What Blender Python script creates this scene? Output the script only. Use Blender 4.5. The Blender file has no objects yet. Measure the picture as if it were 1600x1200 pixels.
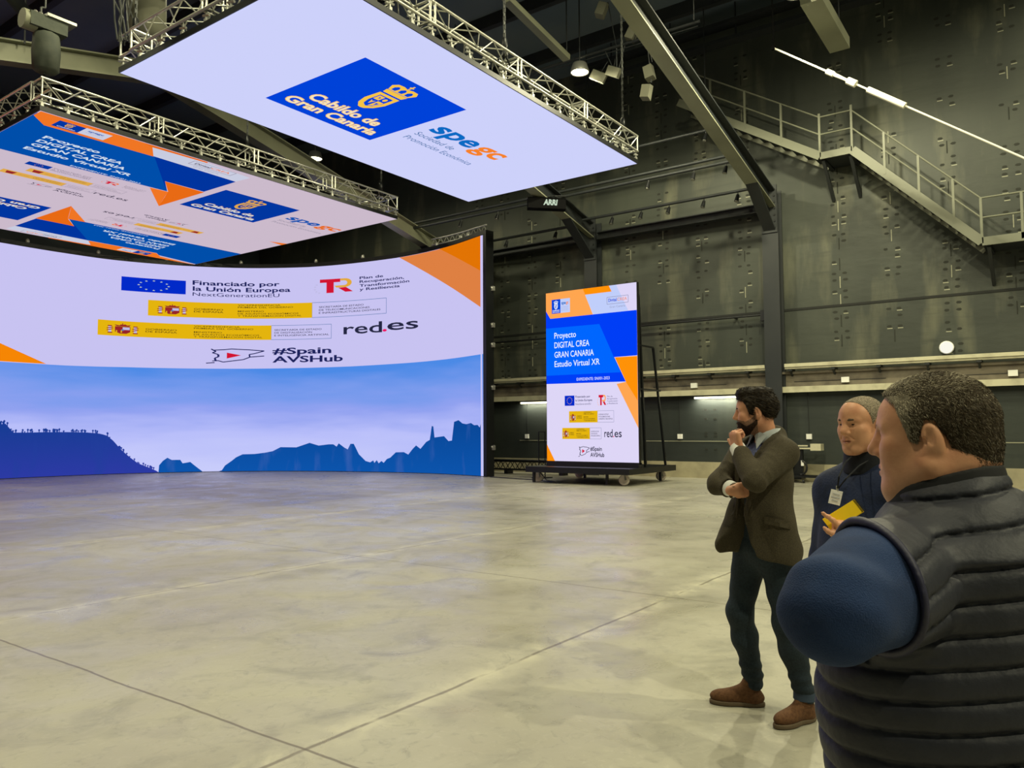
import bpy, bmesh, math, random
import numpy as np
from mathutils import Vector, Matrix
random.seed(7)
SC = bpy.context.scene
COL = SC.collection
R = math.radians
# ---------------------------------------------------------------- camera
CAM = Vector((0.0, 0.0, 1.62))
YAW, PITCH, ROLL, FPX = R(35.89347), R(3.35828), R(-0.28673), 1220.126
_f = Vector((math.cos(PITCH)*math.cos(YAW), math.cos(PITCH)*math.sin(YAW), math.sin(PITCH)))
_r = Vector((math.sin(YAW), -math.cos(YAW), 0)); _u = _r.cross(_f)
RT = _r*math.cos(ROLL) + _u*math.sin(ROLL); UP = -_r*math.sin(ROLL) + _u*math.cos(ROLL); FW = _f
cd = bpy.data.cameras.new('camera'); cam = bpy.data.objects.new('camera', cd); COL.objects.link(cam)
cd.sensor_width = 36; cd.sensor_fit = 'HORIZONTAL'; cd.lens = FPX/1600*36; cd.clip_start = .05; cd.clip_end = 200
cam.matrix_world = Matrix(((RT.x, UP.x, -FW.x, CAM.x), (RT.y, UP.y, -FW.y, CAM.y), (RT.z, UP.z, -FW.z, CAM.z), (0, 0, 0, 1)))
SC.camera = cam
# ---------------------------------------------------------------- world, exposure, lamps
w = bpy.data.worlds.new('world'); SC.world = w; w.use_nodes = True
w.node_tree.nodes['Background'].inputs[0].default_value = (.8, .85, .7, 1)
w.node_tree.nodes['Background'].inputs[1].default_value = .02
vs = SC.view_settings
vs.view_transform = 'Standard'; vs.look = 'None'; vs.gamma = 1; vs.use_curve_mapping = False; vs.exposure = 0.0
WARM = (1.0, .94, .62)
LAMPS = [(18.7, 11.1, 11.75, 1400), (18.9, 22.7, 11.75, 450), (18.2, 4.95, 11.72, 2000), (4.5, 11.1, 14.2, 1600), (4.5, 4.9, 14.2, 1600),
         (12.0, 4.6, 14.2, 2900), (18.3, -2.5, 14.2, 1700), (8.0, -8.5, 14.0, 4200), (4.5, 22.7, 14.2, 300), (-1.0, -8.5, 14.0, 4200), (-.5, 4.9, 14.2, 1800), (9.0, 15.2, 12.3, 800)]  # floods behind and beside the camera are unseen, added as front fill
for lx, ly, lz, lp in LAMPS:
    ld = bpy.data.lights.new('flood_lamp', 'SPOT'); ld.spot_size = R(176); ld.spot_blend = .3; ld.energy = lp*.95; ld.color = WARM; ld.shadow_soft_size = .16
    lo = bpy.data.objects.new('flood_lamp', ld); COL.objects.link(lo); lo.location = (lx, ly, lz - .1)

# ---------------------------------------------------------------- helpers
def lin(c):
    return tuple((x/255/12.92 if x <= 10 else ((x/255+.055)/1.055)**2.4) for x in c)
MATS = {}
def mat(name, rgb, rough=.6, metal=0, noise=None, bump=None, spec=.5):
    """rgb in 0..255 sRGB. noise=(scale, rgb2, lo, hi) mixes a second colour; bump=(scale, strength)"""
    m = bpy.data.materials.new(name); m.use_nodes = True; nt = m.node_tree; b = nt.nodes['Principled BSDF']
    c = lin(rgb) + (1,)
    b.inputs['Base Color'].default_value = c; b.inputs['Roughness'].default_value = rough; b.inputs['Metallic'].default_value = metal
    b.inputs['Specular IOR Level'].default_value = spec
    tc = nt.nodes.new('ShaderNodeTexCoord')
    if noise:
        n = nt.nodes.new('ShaderNodeTexNoise'); n.inputs['Scale'].default_value = noise[0]; n.inputs['Detail'].default_value = 5
        nt.links.new(tc.outputs['Object'], n.inputs['Vector'])
        mr = nt.nodes.new('ShaderNodeMapRange'); mr.inputs[1].default_value = noise[2]; mr.inputs[2].default_value = noise[3]
        nt.links.new(n.outputs['Fac'], mr.inputs[0])
        mx = nt.nodes.new('ShaderNodeMix'); mx.data_type = 'RGBA'; mx.inputs[6].default_value = c; mx.inputs[7].default_value = lin(noise[1]) + (1,)
        nt.links.new(mr.outputs[0], mx.inputs[0]); nt.links.new(mx.outputs[2], b.inputs['Base Color'])
    if bump:
        n2 = nt.nodes.new('ShaderNodeTexNoise'); n2.inputs['Scale'].default_value = bump[0]; n2.inputs['Detail'].default_value = 4
        nt.links.new(tc.outputs['Object'], n2.inputs['Vector'])
        bp = nt.nodes.new('ShaderNodeBump'); bp.inputs['Strength'].default_value = bump[1]; bp.inputs['Distance'].default_value = .02
        nt.links.new(n2.outputs['Fac'], bp.inputs['Height']); nt.links.new(bp.outputs[0], b.inputs['Normal'])
    MATS[name] = m; return m
def em(name, rgb, strength=1.0, sample=True):
    m = bpy.data.materials.new(name); m.use_nodes = True; nt = m.node_tree; nt.nodes.clear()
    e = nt.nodes.new('ShaderNodeEmission'); e.inputs[0].default_value = lin(rgb) + (1,); e.inputs[1].default_value = strength
    o = nt.nodes.new('ShaderNodeOutputMaterial'); nt.links.new(e.outputs[0], o.inputs[0])
    if not sample: m.cycles.emission_sampling = 'NONE'
    MATS[name] = m; return m

class MB:
    def __init__(s): s.v = []; s.f = []; s.m = []; s.s = []
    def add(s, vs, fs, mi=0, smooth=False):
        o = len(s.v); s.v += [tuple(p) for p in vs]
        for f in fs: s.f.append(tuple(i+o for i in f)); s.m.append(mi); s.s.append(smooth)
        return s
    def box(s, x0, x1, y0, y1, z0, z1, mi=0, M=None):
        P = [(x, y, z) for z in (z0, z1) for y in (y0, y1) for x in (x0, x1)]
        if M is not None: P = [tuple(M @ Vector(p)) for p in P]
        return s.add(P, [(0, 2, 3, 1), (4, 5, 7, 6), (0, 1, 5, 4), (2, 6, 7, 3), (0, 4, 6, 2), (1, 3, 7, 5)], mi)
    def bar(s, a, b, w, h, mi=0, up=(0, 0, 1)):
        a = Vector(a); b = Vector(b); d = (b-a); L = d.length; d.normalize(); u = Vector(up)
        if abs(d.dot(u)) > .98: u = Vector((1, 0, 0))
        x = d.cross(u).normalized(); u = x.cross(d)
        M = Matrix(((x.x, u.x, d.x, a.x), (x.y, u.y, d.y, a.y), (x.z, u.z, d.z, a.z), (0, 0, 0, 1)))
        return s.box(-w/2, w/2, -h/2, h/2, 0, L, mi, M)
    def tube(s, a, b, r, n=8, mi=0, r2=None, caps=True):
        a = Vector(a); b = Vector(b); d = (b-a).normalized(); r2 = r if r2 is None else r2
        u = Vector((0, 0, 1)) if abs(d.z) < .95 else Vector((1, 0, 0)); x = d.cross(u).normalized(); y = d.cross(x)
        P = [];
        for p, rr in ((a, r), (b, r2)):
            for i in range(n):
                t = 2*math.pi*i/n; P.append(p + x*rr*math.cos(t) + y*rr*math.sin(t))
        s.add(P, [(i, i+n, (i+1) % n+n, (i+1) % n) for i in range(n)], mi, n > 5)
        if caps: s.add(P, [tuple(range(n)), tuple(range(2*n-1, n-1, -1))], mi)
        return s
    def path(s, pts, r, n=6, mi=0):
        for a, b in zip(pts[:-1], pts[1:]):
            if (Vector(a)-Vector(b)).length > 1e-5: s.tube(a, b, r, n, mi, caps=True)
        return s
    def prism(s, poly, o, ux, uy, dv, mi=0):
        o, ux, uy, dv = map(Vector, (o, ux, uy, dv)); n = len(poly)
        P = [o+ux*a+uy*b for a, b in poly]; P += [p+dv for p in P]
        return s.add(P, [tuple(range(n))[::-1], tuple(range(n, 2*n))] + [(i, (i+1) % n, (i+1) % n+n, i+n) for i in range(n)], mi)
    def lathe(s, prof, c, ax=(0, 0, 1), n=16, mi=0):
        c = Vector(c); d = Vector(ax).normalized(); u = Vector((0, 0, 1)) if abs(d.z) < .95 else Vector((1, 0, 0)); x = d.cross(u).normalized(); y = d.cross(x)
        P = [c+d*h+(x*math.cos(2*math.pi*i/n)+y*math.sin(2*math.pi*i/n))*r for r, h in prof for i in range(n)]
        F = [(k*n+i, k*n+(i+1) % n, (k+1)*n+(i+1) % n, (k+1)*n+i) for k in range(len(prof)-1) for i in range(n)]
        return s.add(P, F, mi, True)
WL = {}
def fin(o, loc, parent):
    COL.objects.link(o)
    if parent is not None: o.parent = parent; WL[o.name] = loc
    else: o.location = loc; WL[o.name] = loc
    return o
def tag(o, label=None, cat=None, group=None, kind=None):
    for k, v in (('label', label), ('category', cat), ('group', group), ('kind', kind)):
        if v: o[k] = v
    return o
def thing(name, label, cat, loc=(0, 0, 0), group=None):
    o = bpy.data.objects.new(name, None); o.empty_display_size = .1; COL.objects.link(o); o.location = loc; WL[o.name] = tuple(loc)
    return tag(o, label, cat, group)
def obj(name, mb, mats, parent=None, loc=None):
    """mb holds world coordinates; a child takes its thing's origin"""
    loc = WL[parent.name] if parent is not None else (loc or (0, 0, 0))
    me = bpy.data.meshes.new(name)
    me.from_pydata([(x-loc[0], y-loc[1], z-loc[2]) for x, y, z in mb.v], [], mb.f)
    for m in (mats if isinstance(mats, (list, tuple)) else [mats]): me.materials.append(MATS[m] if isinstance(m, str) else m)
    me.polygons.foreach_set('material_index', mb.m); me.polygons.foreach_set('use_smooth', mb.s); me.update()
    bm = bmesh.new(); bm.from_mesh(me); bmesh.ops.recalc_face_normals(bm, faces=bm.faces); bm.to_mesh(me); bm.free()
    return fin(bpy.data.objects.new(name, me), loc, parent)
def struct(name, mb, mats, label=None):
    o = obj(name, mb, mats); return tag(o, label, None, None, 'structure')
def copy_tree(o, loc, parent=None):
    c = o.copy(); COL.objects.link(c)
    if parent is None: c.location = loc; WL[c.name] = tuple(loc)
    else: c.parent = parent; WL[c.name] = tuple(loc)
    for ch in o.children: copy_tree(ch, loc, c)
    return c
FONT = {}
def glyphs(s, bold):
    if (s, bold) not in FONT:
        cu = bpy.data.curves.new('t', 'FONT'); cu.body = s; cu.resolution_u = 3; cu.offset = bold; cu.fill_mode = 'FRONT'
        ob = bpy.data.objects.new('t', cu); COL.objects.link(ob)
        dg = bpy.context.evaluated_depsgraph_get(); dg.update()
        me = bpy.data.meshes.new_from_object(ob.evaluated_get(dg))
        V = np.array([v.co[:2] for v in me.vertices]).reshape(-1, 2); F = [tuple(p.vertices) for p in me.polygons]
        bpy.data.objects.remove(ob); bpy.data.curves.remove(cu); bpy.data.meshes.remove(me)
        FONT[(s, bold)] = (V, F)
    return FONT[(s, bold)]
CAPH = None
class Canvas:
    """a picture shown on a screen: flat shapes in (u, v), stacked in thin layers"""
    def __init__(s): s.v = []; s.f = []; s.m = []; s.mats = []
    def mi(s, m):
        if m not in s.mats: s.mats.append(m)
        return s.mats.index(m)
    def poly(s, pts, m, k=1):
        o = len(s.v); s.v += [(a, b, k) for a, b in pts]; s.f.append(tuple(range(o, o+len(pts)))); s.m.append(s.mi(m))
    def rect(s, u0, v0, u1, v1, m, k=1): s.poly([(u0, v0), (u1, v0), (u1, v1), (u0, v1)], m, k)
    def disc(s, u, v, ru, rv, m, k=1, n=20): s.poly([(u+ru*math.cos(2*math.pi*i/n), v+rv*math.sin(2*math.pi*i/n)) for i in range(n)], m, k)
    def star(s, u, v, ru, rv, m, k=1):
        s.poly([(u+ru*(1 if i % 2 == 0 else .4)*math.sin(math.pi*i/5), v+rv*(1 if i % 2 == 0 else .4)*math.cos(math.pi*i/5)) for i in range(10)], m, k)
    def line(s, pts, w, m, k=1, wv=None):
        wv = wv or w
        for (a, b), (c, d) in zip(pts[:-1], pts[1:]):
            L = math.hypot(c-a, d-b) or 1; nx, ny = -(d-b)/L*w/2, (c-a)/L*wv/2
            s.poly([(a-nx, b-ny), (c-nx, d-ny), (c+nx, d+ny), (a+nx, b+ny)], m, k)
    def frame(s, u0, v0, u1, v1, w, m, k=1): s.line([(u0, v0), (u1, v0), (u1, v1), (u0, v1), (u0, v0)], w, m, k)
    def text(s, t, u0, u1, vb, cap, m, k=2, bold=.0, skew=0, flip=None):
        """fits the words between u0 and u1, capitals cap tall on the baseline vb"""
        global CAPH
        if CAPH is None: CAPH = glyphs('H', 0)[0][:, 1].max()
        V, F = glyphs(t, bold); a, b = V[:, 0].min(), V[:, 0].max(); o = len(s.v)
        for x, y in V:
            yy = y/CAPH*cap; s.v.append((u0+(x-a)/(b-a)*(u1-u0)+skew*yy, vb+yy, k))
        for f in F: s.f.append(tuple(i+o for i in f)); s.m.append(s.mi(m))
    def mirror(s, cu, cv, start_v, start_f):
        """half-turn copies of everything added since the given marks"""
        for f, m in list(zip(s.f, s.m))[start_f:]:
            o = len(s.v); s.v += [(2*cu-s.v[i][0], 2*cv-s.v[i][1], s.v[i][2]) for i in f]; s.f.append(tuple(range(o, o+len(f)))); s.m.append(m)
    def build(s, name, fn, parent, cuts=None, cutsv=None):
        loc = WL[parent.name]
        me = bpy.data.meshes.new(name); me.from_pydata(s.v, [], s.f)
        for m in s.mats: me.materials.append(MATS[m])
        me.polygons.foreach_set('material_index', s.m)
        if cuts is not None:
            bm = bmesh.new(); bm.from_mesh(me)
            for c in cuts: bmesh.ops.bisect_plane(bm, geom=bm.verts[:]+bm.edges[:]+bm.faces[:], plane_co=(c, 0, 0), plane_no=(1, 0, 0))
            bm.to_mesh(me); bm.free()
        n = len(me.vertices); co = np.empty(n*3); me.vertices.foreach_get('co', co); co = co.reshape(-1, 3)
        out = np.array([fn(*p) for p in co]) - np.array(loc)
        me.vertices.foreach_set('co', out.ravel()); me.update()
        return fin(bpy.data.objects.new(name, me), loc, parent)
# ---------------------------------------------------------------- materials
def floor_mat():
    m = bpy.data.materials.new('concrete_floor'); m.use_nodes = True; nt = m.node_tree; N = nt.nodes; L = nt.links; b = N['Principled BSDF']
    tc = N.new('ShaderNodeTexCoord')
    def noise(sc, det=6, dist=0, vec=None, rough=.6):
        n = N.new('ShaderNodeTexNoise'); n.inputs['Scale'].default_value = sc; n.inputs['Detail'].default_value = det; n.inputs['Distortion'].default_value = dist; n.inputs['Roughness'].default_value = rough
        L.new(vec or tc.outputs['Object'], n.inputs['Vector']); return n.outputs['Fac']
    def mr(x, a, c, lo=0, hi=1):
        r = N.new('ShaderNodeMapRange'); r.inputs[1].default_value = a; r.inputs[2].default_value = c; r.inputs[3].default_value = lo; r.inputs[4].default_value = hi; L.new(x, r.inputs[0]); return r.outputs[0]
    def ma(op, a, c=None):
        q = N.new('ShaderNodeMath'); q.operation = op
        for i, x in enumerate((a, c)):
            if x is None: continue
            if isinstance(x, (int, float)): q.inputs[i].default_value = x
            else: L.new(x, q.inputs[i])
        return q.outputs[0]
    def mix(f, a, c):
        q = N.new('ShaderNodeMix'); q.data_type = 'RGBA'; L.new(f, q.inputs[0])
        for i, x in ((6, a), (7, c)):
            if isinstance(x, tuple): q.inputs[i].default_value = lin(x)+(1,)
            else: L.new(x, q.inputs[i])
        return q.outputs[2]
    sp = N.new('ShaderNodeSeparateXYZ'); L.new(tc.outputs['Object'], sp.inputs[0])
    wob = ma('MULTIPLY', ma('SUBTRACT', noise(1.5, 3), .5), .05)
    def joint(axis, off, half): return ma('PINGPONG', ma('ADD', ma('ADD', sp.outputs[axis], 50*half*2-off), wob), half)
    dy = joint('Y', 3.25, 2.17); dx = joint('X', 2.68, 2.2)
    col = mix(mr(noise(.35, 5, .6), .35, .68), (172, 169, 152), (152, 148, 134))
    col = mix(mr(noise(1.6, 8, 1.2), .5, .75, 0, .75), col, (130, 128, 118))
    col = mix(mr(noise(5.5, 10, 2.2, rough=.7), .54, .74, 0, .55), col, (116, 114, 106))
    col = mix(mr(noise(14, 8, 1.5), .55, .8, 0, .4), col, (190, 187, 172))
    band = ma('MULTIPLY', mr(dy, .0, .22, 1, 0), mr(noise(3.2, 5, .8), .42, .6))
    col = mix(ma('MULTIPLY', band, .7), col, (200, 196, 172))
    dark = ma('MULTIPLY', mr(ma('ABSOLUTE', ma('SUBTRACT', dy, .3)), .0, .28, 1, 0), mr(noise(.8, 4), .45, .65))
    col = mix(ma('MULTIPLY', dark, .45), col, (136, 132, 118))
    ln = ma('MULTIPLY', mr(dy, .008, .02, 1, 0), mr(noise(2.0, 4), .36, .5))
    lx = mr(dx, .006, .013, 1, 0)
    col = mix(ma('MULTIPLY', ln, .7), col, (98, 90, 74)); col = mix(ma('MULTIPLY', lx, .75), col, (98, 90, 74))
    L.new(col, b.inputs['Base Color'])
    L.new(mr(noise(1.1, 7, 1.0), .35, .7, .26, .52), b.inputs['Roughness'])
    b.inputs['Specular IOR Level'].default_value = .45
    bp = N.new('ShaderNodeBump'); bp.inputs['Strength'].default_value = .12; bp.inputs['Distance'].default_value = .01
    L.new(noise(7, 8, 1.0), bp.inputs['Height']); L.new(bp.outputs[0], b.inputs['Normal'])
    MATS['floor'] = m
floor_mat()
def wall_mat(name, c1, c2, c3):
    m = bpy.data.materials.new(name); m.use_nodes = True; nt = m.node_tree; N = nt.nodes; L = nt.links; b = N['Principled BSDF']
    tc = N.new('ShaderNodeTexCoord')
    def noise(sx, sz, sc, det=5):
        mp = N.new('ShaderNodeMapping'); mp.inputs['Scale'].default_value = (sx, sx, sz); L.new(tc.outputs['Object'], mp.inputs[0])
        n = N.new('ShaderNodeTexNoise'); n.inputs['Scale'].default_value = sc; n.inputs['Detail'].default_value = det; L.new(mp.outputs[0], n.inputs['Vector']); return n.outputs['Fac']
    def mix(f, lo, hi, a, c, amt=1):
        r = N.new('ShaderNodeMapRange'); r.inputs[1].default_value = lo; r.inputs[2].default_value = hi; r.inputs[4].default_value = amt; L.new(f, r.inputs[0])
        q = N.new('ShaderNodeMix'); q.data_type = 'RGBA'; L.new(r.outputs[0], q.inputs[0])
        for i, x in ((6, a), (7, c)):
            if isinstance(x, tuple): q.inputs[i].default_value = lin(x)+(1,)
            else: L.new(x, q.inputs[i])
        return q.outputs[2]
    col = mix(noise(1, .35, .5), .35, .68, c1, c2)
    col = mix(noise(1.2, .3, 1.1, 7), .55, .75, col, c3, .7)
    col = mix(noise(.3, 4, 1.2, 6), .56, .7, col, c1, .6)
    L.new(col, b.inputs['Base Color']); b.inputs['Roughness'].default_value = .5; b.inputs['Specular IOR Level'].default_value = .3
    bp = N.new('ShaderNodeBump'); bp.inputs['Strength'].default_value = .35; bp.inputs['Distance'].default_value = .03
    L.new(noise(.6, 1.6, 2.2, 4), bp.inputs['Height']); L.new(bp.outputs[0], b.inputs['Normal'])
    MATS[name] = m
wall_mat('wall_paint', (58, 62, 57), (72, 76, 68), (110, 110, 92))
wall_mat('wall_lower_paint', (48, 53, 51), (56, 61, 57), (66, 70, 64))
mat('dark_wall', (58, 66, 72), .7, noise=(.5, (70, 78, 82), .4, .7))
mat('roof_sheet', (84, 98, 108), .8, noise=(.3, (100, 110, 114), .4, .7))
mat('raw_concrete', (170, 162, 132), .8, noise=(1.4, (140, 134, 110), .4, .7), bump=(9, .3))
mat('dirty_concrete', (124, 116, 100), .85, noise=(2.0, (92, 86, 76), .4, .65), bump=(6, .3))
mat('seam_black', (26, 28, 26), .8)
mat('dent_dark', (38, 40, 33), .8)
mat('dent_edge', (150, 150, 128), .5)
mat('steel_dark', (33, 37, 40), .55, .0, noise=(.8, (42, 45, 46), .4, .7))
mat('steel_olive', (138, 140, 118), .55, noise=(.9, (122, 124, 104), .4, .7))
mat('steel_black', (26, 28, 30), .5)
mat('rail_cream', (196, 192, 164), .5, noise=(3, (170, 165, 140), .45, .7))
mat('rail_grey', (112, 114, 98), .5)
mat('aluminium', (200, 200, 190), .35, .75)
mat('aluminium_dull', (168, 168, 160), .45, .6)
mat('matte_black', (9, 9, 10), .9, spec=.1)
mat('black_plastic', (20, 21, 23), .45)
mat('black_metal', (24, 26, 28), .4, .3)
mat('hoist_cover', (56, 62, 54), .8, noise=(4, (70, 75, 64), .4, .7), bump=(5, .4))
mat('grey_cloth', (112, 112, 96), .9)
mat('white_paint', (232, 230, 214), .5)
mat('white_plastic', (235, 235, 228), .4)
mat('wheel_grey', (222, 208, 192), .6)
mat('chain_steel', (70, 72, 70), .5, .3)
em('lamp_glow', (255, 244, 190), 14)
em('tube_glow', (255, 244, 205), 5)
em('bulb_glow', (250, 248, 235), 1.0)
for n_, c_ in dict(white_wall=(200, 195, 241), white_top=(205, 209, 250), white_side=(203, 186, 203), white_post=(222, 214, 246), orange_a=(222, 128, 66), orange_b=(226, 116, 4), orange_tri=(246, 134, 4),
                   eu_blue=(2, 42, 200), navy=(28, 34, 92), bar_yellow=(228, 180, 14), red=(210, 20, 50), ink=(36, 38, 66), ink2=(86, 70, 20), gold=(226, 170, 60), pink_dot=(236, 20, 100), star=(196, 214, 190),
                   pale=(190, 186, 226), cab_blue=(0, 66, 216), cab_yellow=(246, 196, 70), cab_text=(246, 226, 190), spe_blue=(10, 106, 196), spe_orange=(246, 130, 40), text_blue=(92, 124, 176), crown_dark=(40, 40, 70),
                   p2_orange=(240, 118, 36), p2_orange_b=(232, 106, 20), p2_blue=(0, 78, 170), p2_navy=(0, 52, 158), p2_text=(206, 222, 236), p2_lilac=(200, 204, 224), p2_gold=(222, 168, 74), p2_ink=(70, 62, 84), p2_cab=(0, 54, 160), p2_spe=(20, 84, 176), p2_grey=(150, 140, 160),
                   post_blue=(0, 62, 246), post_light=(0, 102, 255), post_orange=(255, 166, 80), post_orange_b=(255, 146, 8), post_lilac=(192, 206, 250), post_text=(236, 246, 255), post_grey=(150, 152, 186), crest_red=(150, 36, 40)).items():
    em(n_, c_, 1, n_ in ('white_wall', 'white_top', 'white_side', 'white_post', 'p2_blue', 'post_blue', 'cab_blue', 'orange_a'))
def picture(name, build, sample=True):
    m = bpy.data.materials.new(name); m.use_nodes = True; nt = m.node_tree; nt.nodes.clear()
    e = nt.nodes.new('ShaderNodeEmission'); o = nt.nodes.new('ShaderNodeOutputMaterial'); nt.links.new(e.outputs[0], o.inputs[0])
    tc = nt.nodes.new('ShaderNodeTexCoord'); sp = nt.nodes.new('ShaderNodeSeparateXYZ'); nt.links.new(tc.outputs['Object'], sp.inputs[0])
    nt.links.new(build(nt, tc, sp), e.inputs[0])
    if not sample: m.cycles.emission_sampling = 'NONE'
    MATS[name] = m
def ramp(nt, x, stops, lo, hi):
    r = nt.nodes.new('ShaderNodeMapRange'); r.inputs[1].default_value = lo; r.inputs[2].default_value = hi; nt.links.new(x, r.inputs[0])
    c = nt.nodes.new('ShaderNodeValToRGB'); el = c.color_ramp.elements
    while len(el) < len(stops): el.new(.5)
    for e_, (p_, col) in zip(el, stops): e_.position = p_; e_.color = lin(col)+(1,)
    nt.links.new(r.outputs[0], c.inputs[0]); return c.outputs[0]
def sky_picture(nt, tc, sp):
    mp = nt.nodes.new('ShaderNodeMapping'); mp.inputs['Scale'].default_value = (.12, .12, .75); nt.links.new(tc.outputs['Object'], mp.inputs[0])
    n = nt.nodes.new('ShaderNodeTexNoise'); n.inputs['Scale'].default_value = 1.6; n.inputs['Detail'].default_value = 3; nt.links.new(mp.outputs[0], n.inputs['Vector'])
    q = nt.nodes.new('ShaderNodeMath'); q.operation = 'MULTIPLY_ADD'; q.inputs[1].default_value = 2.2; nt.links.new(n.outputs['Fac'], q.inputs[0])
    q2 = nt.nodes.new('ShaderNodeMath'); q2.operation = 'ADD'; q2.inputs[1].default_value = -1.1; nt.links.new(sp.outputs['Z'], q2.inputs[0]); nt.links.new(q2.outputs[0], q.inputs[2])
    a = ramp(nt, q.outputs[0], [(0, (200, 204, 251)), (.35, (184, 190, 250)), (.58, (146, 162, 240)), (.76, (120, 154, 236)), (1, (76, 138, 230))], 0, 4.2)
    b = ramp(nt, q.outputs[0], [(0, (170, 182, 244)), (.3, (140, 164, 238)), (.42, (92, 146, 226)), (.6, (138, 150, 224)), (.8, (96, 132, 214)), (1, (72, 126, 212))], 0, 4.2)
    r = nt.nodes.new('ShaderNodeMapRange'); r.inputs[1].default_value = 16; r.inputs[2].default_value = 21.5; nt.links.new(sp.outputs['X'], r.inputs[0])
    mx = nt.nodes.new('ShaderNodeMix'); mx.data_type = 'RGBA'; nt.links.new(r.outputs[0], mx.inputs[0]); nt.links.new(a, mx.inputs[6]); nt.links.new(b, mx.inputs[7]); return mx.outputs[2]
picture('sky_picture', sky_picture)
def ridge_picture(c0, c1, c2):
    def f(nt, tc, sp):
        mp = nt.nodes.new('ShaderNodeMapping'); mp.inputs['Scale'].default_value = (1, 1, .25); nt.links.new(tc.outputs['Object'], mp.inputs[0])
        n = nt.nodes.new('ShaderNodeTexNoise'); n.inputs['Scale'].default_value = 1.8; n.inputs['Detail'].default_value = 7; nt.links.new(mp.outputs[0], n.inputs['Vector'])
        q = nt.nodes.new('ShaderNodeMapRange'); q.inputs[1].default_value = .55; q.inputs[2].default_value = .8; nt.links.new(n.outputs['Fac'], q.inputs[0])
        mx = nt.nodes.new('ShaderNodeMix'); mx.data_type = 'RGBA'; nt.links.new(q.outputs[0], mx.inputs[0]); nt.links.new(ramp(nt, sp.outputs['Z'], [(0, c0), (1, c1)], 0, 1.8), mx.inputs[6]); mx.inputs[7].default_value = lin(c2)+(1,)
        return mx.outputs[2]
    return f
picture('ridge_near', ridge_picture((44, 58, 164), (24, 60, 148), (34, 62, 156)), False)
picture('ridge_far', ridge_picture((12, 84, 172), (10, 72, 152), (58, 98, 178)), False)

# ---------------------------------------------------------------- the setting
WX = 24.63
struct('floor', MB().box(-3, 25.5, -12, 34.5, -.3, 0), 'floor')
struct('ceiling', MB().box(-3, 25.5, -12, 34.5, 15, 15.2), 'roof_sheet')
wr = MB(); wr.box(WX+.09, WX+.5, -12, 34.5, 2.7, 15); wr.box(WX+.05, WX+.5, -12, 34.5, 0, 2.72, 1)
wr.box(WX+.07, WX+.1, -12, 34.5, 5.28, 5.35, 2)
rr = random.Random(3)
ys = [2.7-1.5*k for k in range(1, 7)][::-1] + [2.7, 4.2, 5.65, 8.55, 10.0, 11.4, 12.65, 15.6, 16.9, 18.2, 19.5]
for cy in ys:
    for k in range(19):
        z = 3.75+.585*k + rr.uniform(-.05, .05)
        if abs(z-5.3) < .22 or rr.random() < (.1 if z < 8.5 else .4): continue  # more dents left out higher up, standing in for haze
        for sy in (-1, 1):
            for dz in (.0, .2):
                if rr.random() < .12: continue
                y = cy+sy*rr.uniform(.12, .17); zz = z+dz
                wr.prism([(.085*math.cos(a)*rr.uniform(.7, 1), .04*math.sin(a)) for a in [i*math.pi/3 for i in range(6)]], (WX+.099, y, zz), (0, 1, 0), (0, 0, 1), (-.014, 0, 0), 3)
                
                if rr.random() < .35: wr.box(WX+.086, WX+.1, y-.08, y+.06, zz-.075, zz-.05, 4)
        if rr.random() < .6: wr.box(WX+.075, WX+.1, cy-.012, cy+.012, z-.25, z+.1, 3 if rr.random() < .6 else 4)
for cy in (9.8, 14.9):
    for z in (.95, 1.4, 1.5, 1.95, 2.25):
        for sy in (-.16, .16): wr.box(WX+.04, WX+.06, cy+sy-.05, cy+sy+.05, z-.025, z+.025, 3)
for a_, b_ in ((8, 12.2), (14.5, 17.5), (1, 4)): wr.box(WX+.04, WX+.06, a_, b_, 1.2, 1.225, 4)
struct('wall_right', wr, ['wall_paint', 'wall_lower_paint', 'seam_black', 'dent_dark', 'dent_edge'], 'tall olive black wall with columns of bolted fixing dents')
struct('wall_back', MB().box(-3, 25.5, 34, 34.5, 0, 15), 'dark_wall')
struct('wall_left', MB().box(-3.3, -3, -12, 34.5, 0, 15), 'dark_wall')
struct('wall_front', MB().box(-3, 25.5, -12.3, -12, 0, 15), 'dark_wall')
struct('baseboard_right', MB().box(WX, WX+.2, -12, 34, 0, .53), 'raw_concrete', 'bare concrete plinth along the foot of the dark wall')
tb = MB(); tb.box(WX-.02, WX+.3, -12, 34, 2.88, 3.36); tb.box(WX-.12, WX+.3, -12, 34, 3.3, 3.37)
struct('trim_1', tb, ['dirty_concrete'], 'stained concrete band between the two cream ledges')
tl = MB(); tl.box(WX-.24, WX+.2, -12, 34, 2.8, 2.86); tl.box(WX-.25, WX-.22, -12, 34, 2.72, 2.9)
struct('trim_2', tl, 'rail_cream', 'lower cream ledge under the concrete band')
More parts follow.
